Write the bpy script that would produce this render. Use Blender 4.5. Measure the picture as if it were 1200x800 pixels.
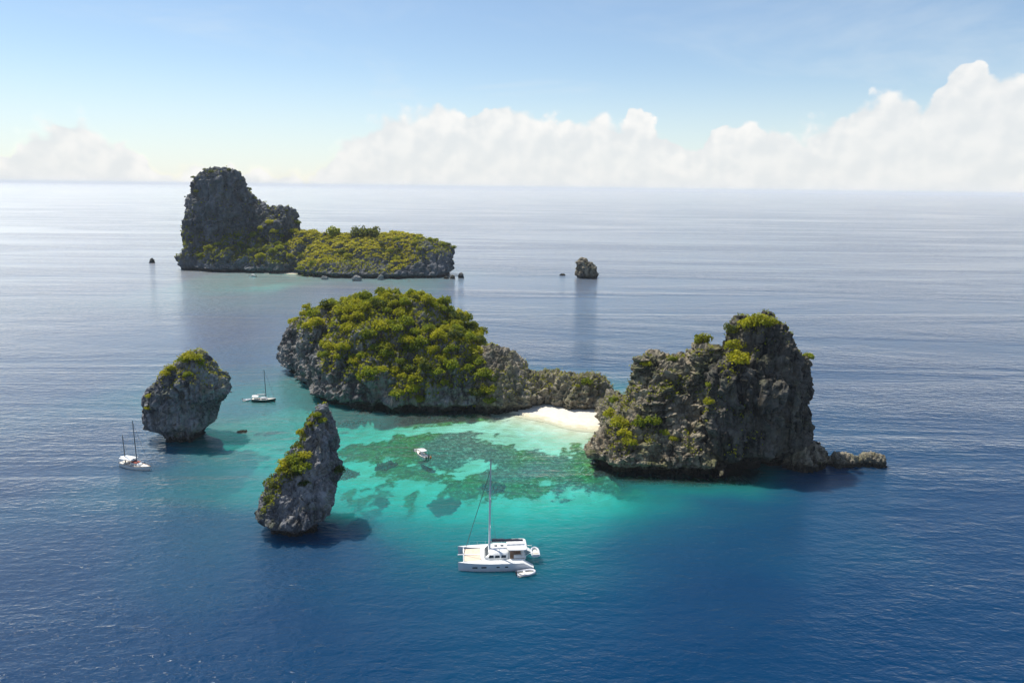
import bpy, math, random
import numpy as np
from mathutils import Vector, Matrix
from mathutils.bvhtree import BVHTree

random.seed(7)
rng = np.random.default_rng(7)
scene = bpy.context.scene
for o in list(bpy.data.objects):
    bpy.data.objects.remove(o)
C = scene.collection

# ------------------------------------------------------------------ camera
CAM_H, FPX = 71.0, 857.0
pitch, roll = math.atan(180.5 / FPX), math.atan(15 / 1200.0)
fw = Vector((0, math.cos(pitch), -math.sin(pitch)))
rt0 = Vector((1, 0, 0))
up0 = rt0.cross(fw)
rt = rt0 * math.cos(roll) + up0 * math.sin(roll)
up = up0 * math.cos(roll) - rt0 * math.sin(roll)
cam_d = bpy.data.cameras.new('camera')
cam = bpy.data.objects.new('camera', cam_d)
C.objects.link(cam)
cam.matrix_world = Matrix(((rt.x, up.x, -fw.x, 0), (rt.y, up.y, -fw.y, 0), (rt.z, up.z, -fw.z, CAM_H), (0, 0, 0, 1)))
cam_d.sensor_fit = 'HORIZONTAL'
cam_d.angle = 2 * math.atan(600 / FPX)
cam_d.clip_start = 1.0
cam_d.clip_end = 120000
scene.camera = cam
CAMP = Vector((0, 0, CAM_H))


def ray(px, py):
    return fw * FPX + rt * (px - 600) + up * (400 - py)


def gr(px, py, z=0.0):
    d = ray(px, py)
    return CAMP + d * ((z - CAM_H) / d.z)


# ------------------------------------------------------------------ world, sun, exposure
SUN_EL, SUN_AZ = math.radians(62), math.radians(-50)      # azimuth from +Y, clockwise
to_sun = Vector((math.sin(SUN_AZ) * math.cos(SUN_EL), math.cos(SUN_AZ) * math.cos(SUN_EL), math.sin(SUN_EL)))
world = bpy.data.worlds.new('World')
scene.world = world
world.use_nodes = True
scene.view_settings.view_transform = 'Standard'
scene.view_settings.look = 'None'
scene.view_settings.exposure = 0.3
scene.view_settings.gamma = 1.0
scene.view_settings.use_curve_mapping = False
scene.cycles.use_denoising = True
scene.cycles.max_bounces = 8
scene.cycles.transparent_max_bounces = 12
scene.cycles.volume_bounces = 1
scene.cycles.caustics_reflective = False
scene.cycles.caustics_refractive = False
scene.cycles.sample_clamp_indirect = 4.0
scene.cycles.sample_clamp_direct = 6.0

sl = bpy.data.lights.new('sun', 'SUN')
sl.energy = 4.6
sl.angle = math.radians(0.5)
sl.color = (1.0, 0.95, 0.86)
sun = bpy.data.objects.new('sun', sl)
C.objects.link(sun)
sun.rotation_euler = to_sun.to_track_quat('Z', 'Y').to_euler()
sun.location = to_sun * 300


class NT:
    """small node-tree helper"""

    def __init__(self, tree):
        self.t = tree
        tree.nodes.clear()

    def n(self, kind, _in=None, **props):
        nd = self.t.nodes.new(kind)
        for k, v in props.items():
            setattr(nd, k, v)
        if _in:
            for k, v in _in.items():
                self.set(nd, k, v)
        return nd

    def set(self, nd, k, v):
        s = nd.inputs[k]
        if isinstance(v, bpy.types.NodeSocket):
            self.t.links.new(v, s)
        elif isinstance(v, bpy.types.Node):
            self.t.links.new(v.outputs[0], s)
        else:
            s.default_value = v

    def math(self, op, a, b=None, c=None, clamp=False):
        nd = self.n('ShaderNodeMath', operation=op, use_clamp=clamp)
        for i, v in enumerate((a, b, c)):
            if v is not None:
                self.set(nd, i, v)
        return nd.outputs[0]

    def mix(self, f, a, b, blend='MIX'):
        nd = self.n('ShaderNodeMix', data_type='RGBA', blend_type=blend)
        self.set(nd, 0, f)
        for k, v in ((6, a), (7, b)):
            if isinstance(v, tuple) and len(v) == 3:
                v = v + (1,)
            self.set(nd, k, v)
        return nd.outputs[2]

    def noise(self, vec, scale, detail=3, rough=0.55, dist=0.0, kind=None):
        nd = self.n('ShaderNodeTexNoise', {'Scale': scale, 'Detail': detail, 'Roughness': rough, 'Distortion': dist})
        self.set(nd, 'Vector', vec)
        return nd.outputs[0]

    def ramp(self, fac, lo, hi, smooth=True):
        nd = self.n('ShaderNodeMapRange', {1: lo, 2: hi}, interpolation_type='SMOOTHSTEP' if smooth else 'LINEAR')
        self.set(nd, 0, fac)
        return nd.outputs[0]

    def vmul(self, vec, s):
        nd = self.n('ShaderNodeVectorMath', operation='MULTIPLY')
        self.set(nd, 0, vec)
        nd.inputs[1].default_value = s
        return nd.outputs[0]


# sky: Nishita with a bank of cumulus low round the whole horizon
w = NT(world.node_tree)
sky = w.n('ShaderNodeTexSky', sky_type='NISHITA', sun_disc=False, sun_elevation=SUN_EL,
          sun_rotation=SUN_AZ % (2 * math.pi), altitude=0.0, air_density=1.0, dust_density=0.15, ozone_density=1.8)
bg1 = w.n('ShaderNodeBackground', {'Color': sky.outputs[0], 'Strength': 0.106})
tc = w.n('ShaderNodeTexCoord')
sep = w.n('ShaderNodeSeparateXYZ', {0: tc.outputs['Generated']})
dx, dy, dz = sep.outputs
az = w.math('ARCTAN2', dx, dy)
el = w.math('ARCSINE', dz)
az01 = w.math('ADD', w.math('MULTIPLY', az, 1 / (2 * math.pi)), 0.5)
# height of the cloud tops (radians) against azimuth
tops = [(-0.62, .030), (-0.585, .052), (-0.56, .074), (-0.515, .078), (-0.48, .044), (-0.42, .026), (-0.27, .030), (-0.225, .060),
        (-0.19, .095), (-0.14, .105), (-0.02, .108), (0.06, .100), (0.14, .100), (0.19, .085), (0.225, .062), (0.262, .080),
        (0.33, .092), (0.40, .096), (0.445, .120), (0.465, .128), (0.49, .105), (0.53, .152), (0.57, .140), (0.63, .130)]
r2 = random.Random(3)
a_, v_ = 0.63, .13
while a_ < math.pi - 0.1:
    a_ += r2.uniform(.07, .16)
    v_ = min(.16, max(.03, v_ + r2.uniform(-.04, .04)))
    tops.append((a_, v_))
a_, v_ = -0.62, .03
left = []
while a_ > -math.pi + 0.1:
    a_ -= r2.uniform(.07, .16)
    v_ = min(.15, max(.03, v_ + r2.uniform(-.035, .042)))
    left.append((a_, v_))
tops = sorted([t for t in left + tops if abs(t[0]) < 3.1])
fc = w.n('ShaderNodeFloatCurve')
cur = fc.mapping.curves[0]
cur.points[0].location = (0, .07)
cur.points[1].location = (1, .07)
for a, v in tops:
    cur.points.new(a / (2 * math.pi) + .5, v)
fc.mapping.update()
w.set(fc, 'Value', az01)
htop = fc.outputs[0]
cvec = w.n('ShaderNodeCombineXYZ', {0: az, 1: el, 2: 0.0})
cvec2 = w.n('ShaderNodeVectorMath', {0: cvec.outputs[0], 1: (0.008, -0.012, 0)}, operation='ADD')


def cloud_noise(v):
    a = w.noise(v, 20, 5, 0.55)
    b = w.noise(v, 90, 4, 0.6)
    wr = w.n('ShaderNodeVectorMath', {0: v, 1: w.n('ShaderNodeVectorMath', {0: w.n('ShaderNodeTexNoise', {'Vector': v, 'Scale': 30.0, 'Detail': 3.0}).outputs['Color'], 1: (.02, .02, 0)}, operation='MULTIPLY').outputs[0]}, operation='ADD')
    p1 = w.n('ShaderNodeTexVoronoi', {'Vector': wr.outputs[0], 'Scale': 24.0, 'Smoothness': .6}, feature='SMOOTH_F1', voronoi_dimensions='2D').outputs['Distance']
    p2 = w.n('ShaderNodeTexVoronoi', {'Vector': wr.outputs[0], 'Scale': 58.0, 'Smoothness': .5}, feature='SMOOTH_F1', voronoi_dimensions='2D').outputs['Distance']
    r = w.math('MULTIPLY', w.math('SUBTRACT', a, 0.5), 0.050)
    r = w.math('ADD', r, w.math('MULTIPLY', w.math('SUBTRACT', .36, p1), 0.028))
    r = w.math('ADD', r, w.math('MULTIPLY', w.math('SUBTRACT', .36, p2), 0.013))
    return w.math('ADD', r, w.math('MULTIPLY', w.math('SUBTRACT', b, 0.5), 0.012))


n1 = cloud_noise(cvec.outputs[0])
n2 = cloud_noise(cvec2.outputs[0])
body = w.math('SUBTRACT', w.math('ADD', htop, n1), el)
soft = w.ramp(w.noise(cvec.outputs[0], 9, 2), 0.40, 0.62)
edge = w.math('ADD', 0.006, w.math('MULTIPLY', soft, 0.020))
cmask = w.n('ShaderNodeMapRange', {1: 0.0}, interpolation_type='SMOOTHSTEP')
w.set(cmask, 0, body)
w.set(cmask, 2, edge)
shade = w.ramp(w.math('SUBTRACT', n1, n2), -0.016, 0.019)
deep = w.ramp(body, 0.0, 0.07)
lit = w.math('MULTIPLY', shade, w.math('SUBTRACT', 1.0, w.math('MULTIPLY', deep, 0.55)))
ccol = w.mix(lit, (6.5, 6.75, 6.9), (8.3, 8.15, 7.9))
# faint high wisps
zc = w.math('MAXIMUM', dz, 0.03)
hx, hy = w.math('DIVIDE', dx, w.math('ADD', zc, .12)), w.math('DIVIDE', dy, w.math('ADD', zc, .12))
hv = w.n('ShaderNodeCombineXYZ', {0: hx, 1: hy, 2: 4.0})
wisp = w.math('MULTIPLY', w.ramp(w.noise(hv.outputs[0], 0.75, 6, 0.6, 0.7), 0.44, 0.74), 0.34)
mist = w.n('ShaderNodeMapRange', {1: 0.16, 2: 0.0, 3: 0.0, 4: 0.58}, interpolation_type='SMOOTHSTEP')
w.set(mist, 0, el)
below = w.ramp(el, -0.02, 0.0)
cm = w.math('MULTIPLY', w.math('MAXIMUM', w.math('MULTIPLY', cmask.outputs[0], 0.95), w.math('MAXIMUM', wisp, mist.outputs[0])), below)
ccol = w.mix(cmask.outputs[0], (6.2, 6.9, 7.4), ccol)
bg2 = w.n('ShaderNodeBackground', {'Color': ccol, 'Strength': 0.1})
mx = w.n('ShaderNodeMixShader', {0: cm, 1: bg1.outputs[0], 2: bg2.outputs[0]})
w.n('ShaderNodeOutputWorld', {0: mx.outputs[0]})

# ------------------------------------------------------------------ noise
GRAD = rng.normal(size=(256, 3))
GRAD /= np.linalg.norm(GRAD, axis=1)[:, None]
PERM = rng.permutation(256)


def perlin(p, seed=0):
    p = p + seed * 17.31
    i = np.floor(p).astype(np.int64)
    f = p - i
    u = f * f * f * (f * (f * 6 - 15) + 10)
    res = np.zeros(len(p))
    for cx in (0, 1):
        wx = u[:, 0] if cx else 1 - u[:, 0]
        hx = PERM[(i[:, 0] + cx) & 255]
        for cy in (0, 1):
            wy = u[:, 1] if cy else 1 - u[:, 1]
            hy = PERM[(hx + i[:, 1] + cy) & 255]
            for cz in (0, 1):
                wz = u[:, 2] if cz else 1 - u[:, 2]
                g = GRAD[PERM[(hy + i[:, 2] + cz) & 255]]
                d = g[:, 0] * (f[:, 0] - cx) + g[:, 1] * (f[:, 1] - cy) + g[:, 2] * (f[:, 2] - cz)
                res += wx * wy * wz * d
    return res * 1.6


def fbm(p, octs=4, seed=0, gain=0.5):
    r, a = 0, 1.0
    for k in range(octs):
        r = r + a * perlin(p * 2.03 ** k, seed + k * 5)
        a *= gain
    return r


def ridged(p, octs=3, seed=0, gain=0.5):
    r, a = 0, 1.0
    for k in range(octs):
        r = r + a * (1 - 2 * np.abs(perlin(p * 2.1 ** k, seed + k * 7)))
        a *= gain
    return r


def cells(p, seed=0):
    """random value of the nearest jittered cell, with the gap to the next cell"""
    i0 = np.floor(p).astype(np.int64)
    b1 = np.full(len(p), 9.0)
    b2 = np.full(len(p), 9.0)
    val = np.zeros(len(p))
    for ox in (-1, 0, 1):
        for oy in (-1, 0, 1):
            for oz in (-1, 0, 1):
                c = i0 + np.array([ox, oy, oz])
                h = PERM[(PERM[(PERM[(c[:, 0] + seed) & 255] + c[:, 1]) & 255] + c[:, 2]) & 255]
                q = c + .5 + GRAD[h] * .55
                d = np.sum((p - q) ** 2, axis=1)
                near = d < b1
                b2 = np.where(near, b1, np.minimum(b2, d))
                val = np.where(near, h / 255.0, val)
                b1 = np.minimum(b1, d)
    return val, np.sqrt(b2) - np.sqrt(b1)


def sstep(a, b, x):
    t = np.clip((x - a) / (b - a), 0, 1)
    return t * t * (3 - 2 * t)


# ------------------------------------------------------------------ object helpers
def tag(o, label=None, cat=None, group=None, kind=None):
    if label: o['label'] = label
    if cat: o['category'] = cat
    if group: o['group'] = group
    if kind: o['kind'] = kind
    return o


def empty(name, loc, rz=0.0, label=None, cat=None, group=None):
    o = bpy.data.objects.new(name, None)
    C.objects.link(o)
    o.location = loc
    o.rotation_euler = (0, 0, rz)
    o.empty_display_size = 0.5
    return tag(o, label, cat, group)


def link(name, me, mat=None, parent=None):
    o = bpy.data.objects.new(name, me)
    C.objects.link(o)
    if mat is not None and not me.materials:
        me.materials.append(mat)
    if parent is not None:
        o.parent = parent
    return o


def np_mesh(name, v, f, smooth=False):
    me = bpy.data.meshes.new(name)
    v = np.asarray(v, dtype=np.float32)
    f = np.asarray(f, dtype=np.int32)
    k = f.shape[1]
    me.vertices.add(len(v))
    me.vertices.foreach_set('co', v.ravel())
    me.loops.add(f.size)
    me.loops.foreach_set('vertex_index', f.ravel())
    me.polygons.add(len(f))
    me.polygons.foreach_set('loop_start', np.arange(0, f.size, k, dtype=np.int32))
    me.update(calc_edges=True)
    me.polygons.foreach_set('use_smooth', np.full(len(f), smooth))
    me.validate()
    return me


class MB:
    """collects boxes, tubes and lofts into one mesh"""

    def __init__(s):
        s.v, s.f, s.sm = [], [], []

    def add(s, v, f, smooth=False):
        b = len(s.v)
        s.v += [tuple(p) for p in v]
        s.f += [tuple(i + b for i in q) for q in f]
        s.sm += [smooth] * len(f)
        return s

    def box(s, x0, x1, y0, y1, z0, z1, taper=0.0):
        t = taper
        v = [(x0, y0, z0), (x1, y0, z0), (x1, y1, z0), (x0, y1, z0),
             (x0 + t, y0 + t, z1), (x1 - t, y0 + t, z1), (x1 - t, y1 - t, z1), (x0 + t, y1 - t, z1)]
        return s.add(v, [(3, 2, 1, 0), (4, 5, 6, 7), (0, 1, 5, 4), (1, 2, 6, 5), (2, 3, 7, 6), (3, 0, 4, 7)])

    def tube(s, pts, radii, n=8, cap=True):
        pts = [Vector(p) for p in pts]
        if not hasattr(radii, '__len__'):
            radii = [radii] * len(pts)
        v, f = [], []
        for i, p in enumerate(pts):
            d = (pts[min(i + 1, len(pts) - 1)] - pts[max(i - 1, 0)]).normalized()
            a = d.orthogonal().normalized() if abs(d.z) > .9 else d.cross(Vector((0, 0, 1))).normalized()
            b = d.cross(a)
            for k in range(n):
                t = 2 * math.pi * k / n
                v.append(p + (a * math.cos(t) + b * math.sin(t)) * radii[i])
        for i in range(len(pts) - 1):
            for k in range(n):
                f.append((i * n + k, i * n + (k + 1) % n, (i + 1) * n + (k + 1) % n, (i + 1) * n + k))
        if cap:
            f.append(tuple(range(n)))
            f.append(tuple((len(pts) - 1) * n + k for k in reversed(range(n))))
        return s.add(v, f, True)

    def loft(s, rings, smooth=True, caps=True, closed=True):
        n = len(rings[0])
        v = [p for r in rings for p in r]
        f = []
        for i in range(len(rings) - 1):
            for k in range(n if closed else n - 1):
                f.append((i * n + k, i * n + (k + 1) % n, (i + 1) * n + (k + 1) % n, (i + 1) * n + k))
        if caps:
            f.append(tuple(reversed(range(n))))
            f.append(tuple((len(rings) - 1) * n + k for k in range(n)))
        return s.add(v, f, smooth)

    def build(s, name, mat, parent=None):
        me = bpy.data.meshes.new(name)
        me.from_pydata(s.v, [], s.f)
        me.polygons.foreach_set('use_smooth', s.sm)
        me.update()
        return link(name, me, mat, parent)


# ------------------------------------------------------------------ materials
def new_mat(name):
    m = bpy.data.materials.new(name)
    m.use_nodes = True
    return m, NT(m.node_tree)


def principled(name, col, rough=0.5, metal=0.0, spec=0.5, var=0.0, scale=1.0):
    m, t = new_mat(name)
    p = t.n('ShaderNodeBsdfPrincipled', {'Roughness': rough, 'Metallic': metal, 'Specular IOR Level': spec})
    if var:
        g = t.n('ShaderNodeTexCoord')
        nz = t.noise(g.outputs['Object'], scale, 4)
        dk = tuple(c * (1 - var) for c in col)
        lt = tuple(min(1, c * (1 + var)) for c in col)
        t.set(p, 'Base Color', t.mix(t.ramp(nz, .3, .7), dk, lt))
    else:
        p.inputs['Base Color'].default_value = (*col, 1)
    t.n('ShaderNodeOutputMaterial', {0: p.outputs[0]})
    return m


def rock_mat(name, light, dark, warm, scale=1.0, streak=0.7, moss=0.0):
    m, t = new_mat(name)
    g = t.n('ShaderNodeNewGeometry')
    P = g.outputs['Position']
    a = t.noise(P, 0.11 * scale, 6, 0.62, 0.4)
    b = t.noise(P, 0.9 * scale, 5, 0.65)
    sv = t.vmul(P, (0.55 * scale, 0.55 * scale, 0.05 * scale))
    c = t.noise(sv, 1.0, 5, 0.6, 0.3)
    col = t.mix(t.ramp(a, .36, .64), dark, light)
    col = t.mix(t.math('MULTIPLY', t.ramp(b, .42, .62), 0.55), col, light)
    col = t.mix(t.math('MULTIPLY', t.ramp(t.noise(P, 0.22 * scale, 4, 0.6, 0.8), .50, .70), 0.65), col, warm)
    col = t.mix(t.math('MULTIPLY', t.ramp(c, .46, .66), streak), col, tuple(x * .45 for x in dark))
    if moss:
        mz = t.ramp(t.noise(P, 0.16 * scale, 5, 0.65, 0.5), .46, .60)
        sp = t.n('ShaderNodeSeparateXYZ', {0: g.outputs['Normal']})
        col = t.mix(t.math('MULTIPLY', t.math('MULTIPLY', mz, t.ramp(sp.outputs[2], .05, .6)), moss), col, (.085, .10, .025))
    # dark tide stain just above the waterline
    sz = t.n('ShaderNodeSeparateXYZ', {0: P})
    zz = t.math('ADD', sz.outputs[2], t.math('MULTIPLY', t.math('SUBTRACT', b, .5), 2.0))
    tide = t.n('ShaderNodeMapRange', {1: 0.9, 2: 2.6, 3: 1.0, 4: 0.0})
    t.set(tide, 0, zz)
    col = t.mix(t.math('MULTIPLY', tide.outputs[0], .85), col, (.018, .017, .015))
    h = t.math('ADD', t.math('MULTIPLY', t.noise(P, 0.7 * scale, 6, .7), .7), t.math('MULTIPLY', t.noise(P, 2.6 * scale, 3, .6), .25))
    bp = t.n('ShaderNodeBump', {'Strength': 0.9, 'Distance': 0.8 / scale, 'Height': h})
    p = t.n('ShaderNodeBsdfPrincipled', {'Base Color': col, 'Roughness': 0.92, 'Specular IOR Level': 0.15, 'Normal': bp.outputs[0]})
    t.n('ShaderNodeOutputMaterial', {0: p.outputs[0]})
    return m


def leaf_mat(name, a, b, c, scale=0.35):
    """broad leaves: diffuse with some light passing through"""
    m, t = new_mat(name)
    g = t.n('ShaderNodeNewGeometry')
    oi = t.n('ShaderNodeObjectInfo')
    nz = t.noise(g.outputs['Position'], scale, 4, .6)
    fine = t.noise(g.outputs['Position'], scale * 8, 2, .6)
    f = t.math('ADD', t.math('MULTIPLY', nz, .55), t.math('ADD', t.math('MULTIPLY', oi.outputs['Random'], .25), t.math('MULTIPLY', fine, .3)))
    col = t.mix(t.ramp(f, .34, .56), a, b)
    col = t.mix(t.ramp(f, .56, .76), col, c)
    d = t.n('ShaderNodeBsdfPrincipled', {'Base Color': col, 'Roughness': .6, 'Specular IOR Level': .25})
    tr = t.n('ShaderNodeBsdfTranslucent', {'Color': t.mix(.4, col, (.50, .48, .01))})
    s = t.n('ShaderNodeMixShader', {0: .5, 1: d.outputs[0], 2: tr.outputs[0]})
    t.n('ShaderNodeOutputMaterial', {0: s.outputs[0]})
    return m


M = {}
M['rock_grey'] = rock_mat('limestone_grey', (.30, .29, .275), (.075, .075, .078), (.24, .20, .13), 1.0, .7)
M['rock_blue'] = rock_mat('limestone_slate', (.30, .30, .31), (.075, .078, .09), (.24, .21, .15), 1.2, .7, .45)
M['rock_brown'] = rock_mat('limestone_weathered', (.36, .31, .23), (.032, .030, .028), (.28, .21, .12), 1.0, .85, .55)
M['rock_dark'] = rock_mat('limestone_tower_shade', (.16, .145, .12), (.028, .027, .028), (.12, .095, .06), 1.0, .9, .25)  # darkened for the tower: the shade of its face is put into the colour
M['rock_ridge'] = rock_mat('limestone_tan', (.36, .32, .25), (.13, .115, .09), (.28, .22, .13), 1.2, .45, .5)
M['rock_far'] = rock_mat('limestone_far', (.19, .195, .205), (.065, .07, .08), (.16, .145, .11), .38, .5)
M['rock_green'] = rock_mat('limestone_mossy', (.28, .26, .21), (.08, .08, .07), (.20, .17, .09), .9, .6, .9)
M['leaf_yellow'] = leaf_mat('leaf_yellow_green', (.15, .18, .008), (.36, .36, .012), (.55, .50, .022))
M['leaf_mid'] = leaf_mat('leaf_mid_green', (.065, .12, .008), (.19, .25, .012), (.36, .39, .020))
M['leaf_dark'] = leaf_mat('leaf_dark_green', (.014, .036, .012), (.036, .072, .016), (.070, .115, .022))
M['leaf_grass'] = leaf_mat('dry_grass', (.22, .23, .012), (.44, .40, .018), (.58, .50, .04), .05)
M['leaf_cover'] = leaf_mat('low_scrub', (.07, .11, .008), (.23, .25, .012), (.42, .39, .024), .09)
M['pale_rock'] = principled('pale_boulder', (.30, .29, .27), .9, spec=.1, var=.25, scale=.6)
M['bark'] = principled('bark', (.12, .09, .06), .9, var=.3, scale=3)
M['white'] = principled('white_gelcoat', (.80, .80, .78), .25, var=.04, scale=.6)
M['hull_grey'] = principled('pale_grey_topsides', (.62, .65, .70), .25, var=.05, scale=.5)
M['deck'] = principled('cream_deck', (.78, .73, .64), .6, var=.06, scale=1.5)
M['net'] = principled('tan_trampoline_net', (.70, .56, .42), .8, var=.12, scale=2)
M['glass'] = principled('dark_window', (.02, .03, .04), .08)
M['alu'] = principled('mast_alloy', (.72, .74, .74), .35, .3)
M['dark_alu'] = principled('weathered_mast', (.14, .15, .16), .5)
M['wire'] = principled('rigging_wire', (.12, .13, .14), .5, .4)
M['navy'] = principled('navy_sail_cover', (.025, .035, .06), .8, var=.2, scale=2)
M['green_hull'] = principled('dark_green_paint', (.02, .05, .045), .3)
M['teak'] = principled('varnished_teak', (.26, .13, .06), .5, var=.2, scale=3)
M['red'] = principled('rust_red_canvas', (.33, .08, .05), .8, var=.15, scale=2)
M['canvas'] = principled('white_canvas', (.78, .77, .74), .8, var=.05, scale=1)
M['rib'] = principled('grey_rubber', (.55, .56, .60), .6, var=.06, scale=2)
M['black'] = principled('black_plastic', (.02, .02, .02), .4)
M['orange'] = principled('orange_plastic', (.6, .2, .05), .5)

# ------------------------------------------------------------------ rock builder
ELL = []          # waterline ellipses of every rock, for the seabed


def superellipse(cx, cy, rx, ry, rot, n=28, e=2.4):
    pts = []
    for k in range(n):
        t = 2 * math.pi * k / n
        c, s = math.cos(t), math.sin(t)
        x = rx * math.copysign(abs(c) ** (2 / e), c)
        y = ry * math.copysign(abs(s) ** (2 / e), s)
        cr, sr = math.cos(rot), math.sin(rot)
        pts.append((cx + x * cr - y * sr, cy + x * sr + y * cr))
    return pts


def blobs_mesh(blobs, voxel):
    mb = MB()
    for b in blobs:
        rings = []
        for L in b:
            z, cx, cy, rx, ry = L[:5]
            rot = math.radians(L[5]) if len(L) > 5 else 0
            rings.append([(x, y, z) for x, y in superellipse(cx, cy, rx, ry, rot)])
        mb.loft(rings)
    me = bpy.data.meshes.new('tmp')
    me.from_pydata(mb.v, [], mb.f)
    me.update()
    o = bpy.data.objects.new('tmp', me)
    C.objects.link(o)
    md = o.modifiers.new('r', 'REMESH')
    md.mode = 'VOXEL'
    md.voxel_size = voxel
    md.adaptivity = 0.0
    dg = bpy.context.evaluated_depsgraph_get()
    out = bpy.data.meshes.new_from_object(o.evaluated_get(dg))
    bpy.data.objects.remove(o)
    bpy.data.meshes.remove(me)
    return out


def get_vn(me):
    n = len(me.vertices)
    v = np.empty(n * 3, np.float32)
    me.vertices.foreach_get('co', v)
    nn = np.empty(n * 3, np.float32)
    me.vertex_normals.foreach_get('vector', nn)
    return v.reshape(-1, 3).astype(np.float64), nn.reshape(-1, 3).astype(np.float64)


def rock(name, blobs, voxel, mat, parent, s=1.0, big=1.6, flute=0.8, fine=0.35, strata=0.0, notch=1.8, notch_z=2.4, seed=0, record=True, blk=.8, bsize=2.8, bz=.55):
    """union of lofted blobs, remeshed and weathered; s = size scale of the relief"""
    if record:
        for b in blobs:
            L = min(b, key=lambda q: abs(q[0]))
            if abs(L[0]) < 4.5:
                ELL.append((L[1], L[2], L[3], L[4]))
    me = blobs_mesh(blobs, voxel)
    v, n = get_vn(me)
    # 1 broad masses
    d = big * fbm(v / (11 * s), 3, seed + 1)
    v = v + n * d[:, None]
    me.vertices.foreach_set('co', v.astype(np.float32).ravel())
    me.update()
    v, n = get_vn(me)
    steep = 1 - np.clip(np.abs(n[:, 2]), 0, 1)
    # 2 vertical ribs and buttresses on the steep faces
    q = v / (4.6 * s)
    q[:, 2] *= 0.25
    warp = fbm(v / (9 * s), 2, seed + 9)
    q = q + warp[:, None] * 0.55
    fl = flute * 1.5 * (ridged(q, 3, seed + 2, .55) - .3) * (0.3 + 0.7 * steep)
    # deep cracks, most of them upright
    q2 = v / (6.5 * s)
    q2[:, 2] *= .16
    q2 = q2 + .35 * warp[:, None]
    ck = -1.15 * flute * np.exp(-(perlin(q2, seed + 14) / .075) ** 2)
    q3 = v / (5.5 * s)
    q3[:, 2] *= 2.2
    ck += -.7 * flute * np.exp(-(perlin(q3 + .3 * warp[:, None], seed + 15) / .06) ** 2)
    # broken blocks: the face steps in and out
    fb = fbm(v / (5.2 * s), 3, seed + 16) * 2.6
    bk = flute * .75 * (np.floor(fb) + sstep(.35, .65, fb - np.floor(fb))) / 2.6
    # 3 bedding ledges
    st = 0
    if strata:
        ph = v[:, 2] / (2.1 * s) + 1.0 * fbm(v / (11 * s), 3, seed + 4)
        saw = ph - np.floor(ph)
        am = sstep(-.35, .25, fbm(v / (13 * s), 2, seed + 5))
        st = strata * 1.25 * (sstep(0, .2, saw) * (1 - saw) * 1.7 - .45) * am
    # 4 pitted and spiky surface
    bl = ridged(v / (2.2 * s), 2, seed + 6)
    pit = -np.abs(perlin(v / (1.0 * s), seed + 8)) * 1.4 + .25
    d = fl + ck + bk + st +  fine * (1.3 * bl - .5) + fine * 1.1 * pit
    # 4b angular joint blocks, upright or flat-lying
    if blk:
        for bs, ba in ((bsize, blk), (bsize * .45, blk * .45)):
            q4 = v / (bs * s)
            q4[:, 2] *= bz
            val, gap = cells(q4 + .25 * warp[:, None], seed % 97)
            d = d + ba * (val - .5) - ba * .45 * np.exp(-(gap / .10) ** 2)
    d = d - d.mean() - .15 * s
    # 5 sea-worn notch at the waterline
    z = v[:, 2] / 1.0
    nz = fbm(v / (8 * s), 2, seed + 11)
    nt = np.exp(-(np.maximum(z - 0.6, 0) / (notch_z * (0.6 + .25 * nz))) ** 4) * sstep(-3.5, -.5, z) * notch * (1.25 + .5 * nz)
    v = v + n * d[:, None]
    hn = n.copy()
    hn[:, 2] = 0
    hn /= np.maximum(np.linalg.norm(hn, axis=1), .25)[:, None]
    ctr = np.array([np.mean([b[0][1] for b in blobs]), np.mean([b[0][2] for b in blobs])])
    rad_ = v[:, :2] - ctr
    rad_ /= np.maximum(np.linalg.norm(rad_, axis=1), 1e-3)[:, None]
    flat = sstep(.75, .3, np.linalg.norm(n[:, :2], axis=1))
    hn[:, :2] = hn[:, :2] * (1 - flat[:, None]) + rad_ * flat[:, None]
    v = v - hn * nt[:, None]
    me.vertices.foreach_set('co', v.astype(np.float32).ravel())
    me.update()
    me.polygons.foreach_set('use_smooth', np.full(len(me.polygons), False))
    me.name = name
    o = link(name, me, mat, parent)
    if parent is not None:
        # meshes are laid out in place; shift them into the island's own space
        me.transform(Matrix.Translation(-parent.location))
    return o


def faces_of(o):
    """world-space centres, normals and areas of a mesh's faces"""
    me = o.data
    k = len(me.polygons)
    c = np.empty(k * 3, np.float32)
    n = np.empty(k * 3, np.float32)
    a = np.empty(k, np.float32)
    me.polygons.foreach_get('center', c)
    me.polygons.foreach_get('normal', n)
    me.polygons.foreach_get('area', a)
    c = c.reshape(-1, 3).astype(np.float64)
    off = o.parent.location if o.parent else Vector()
    return c + np.array(off), n.reshape(-1, 3).astype(np.float64), a.astype(np.float64)


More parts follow.
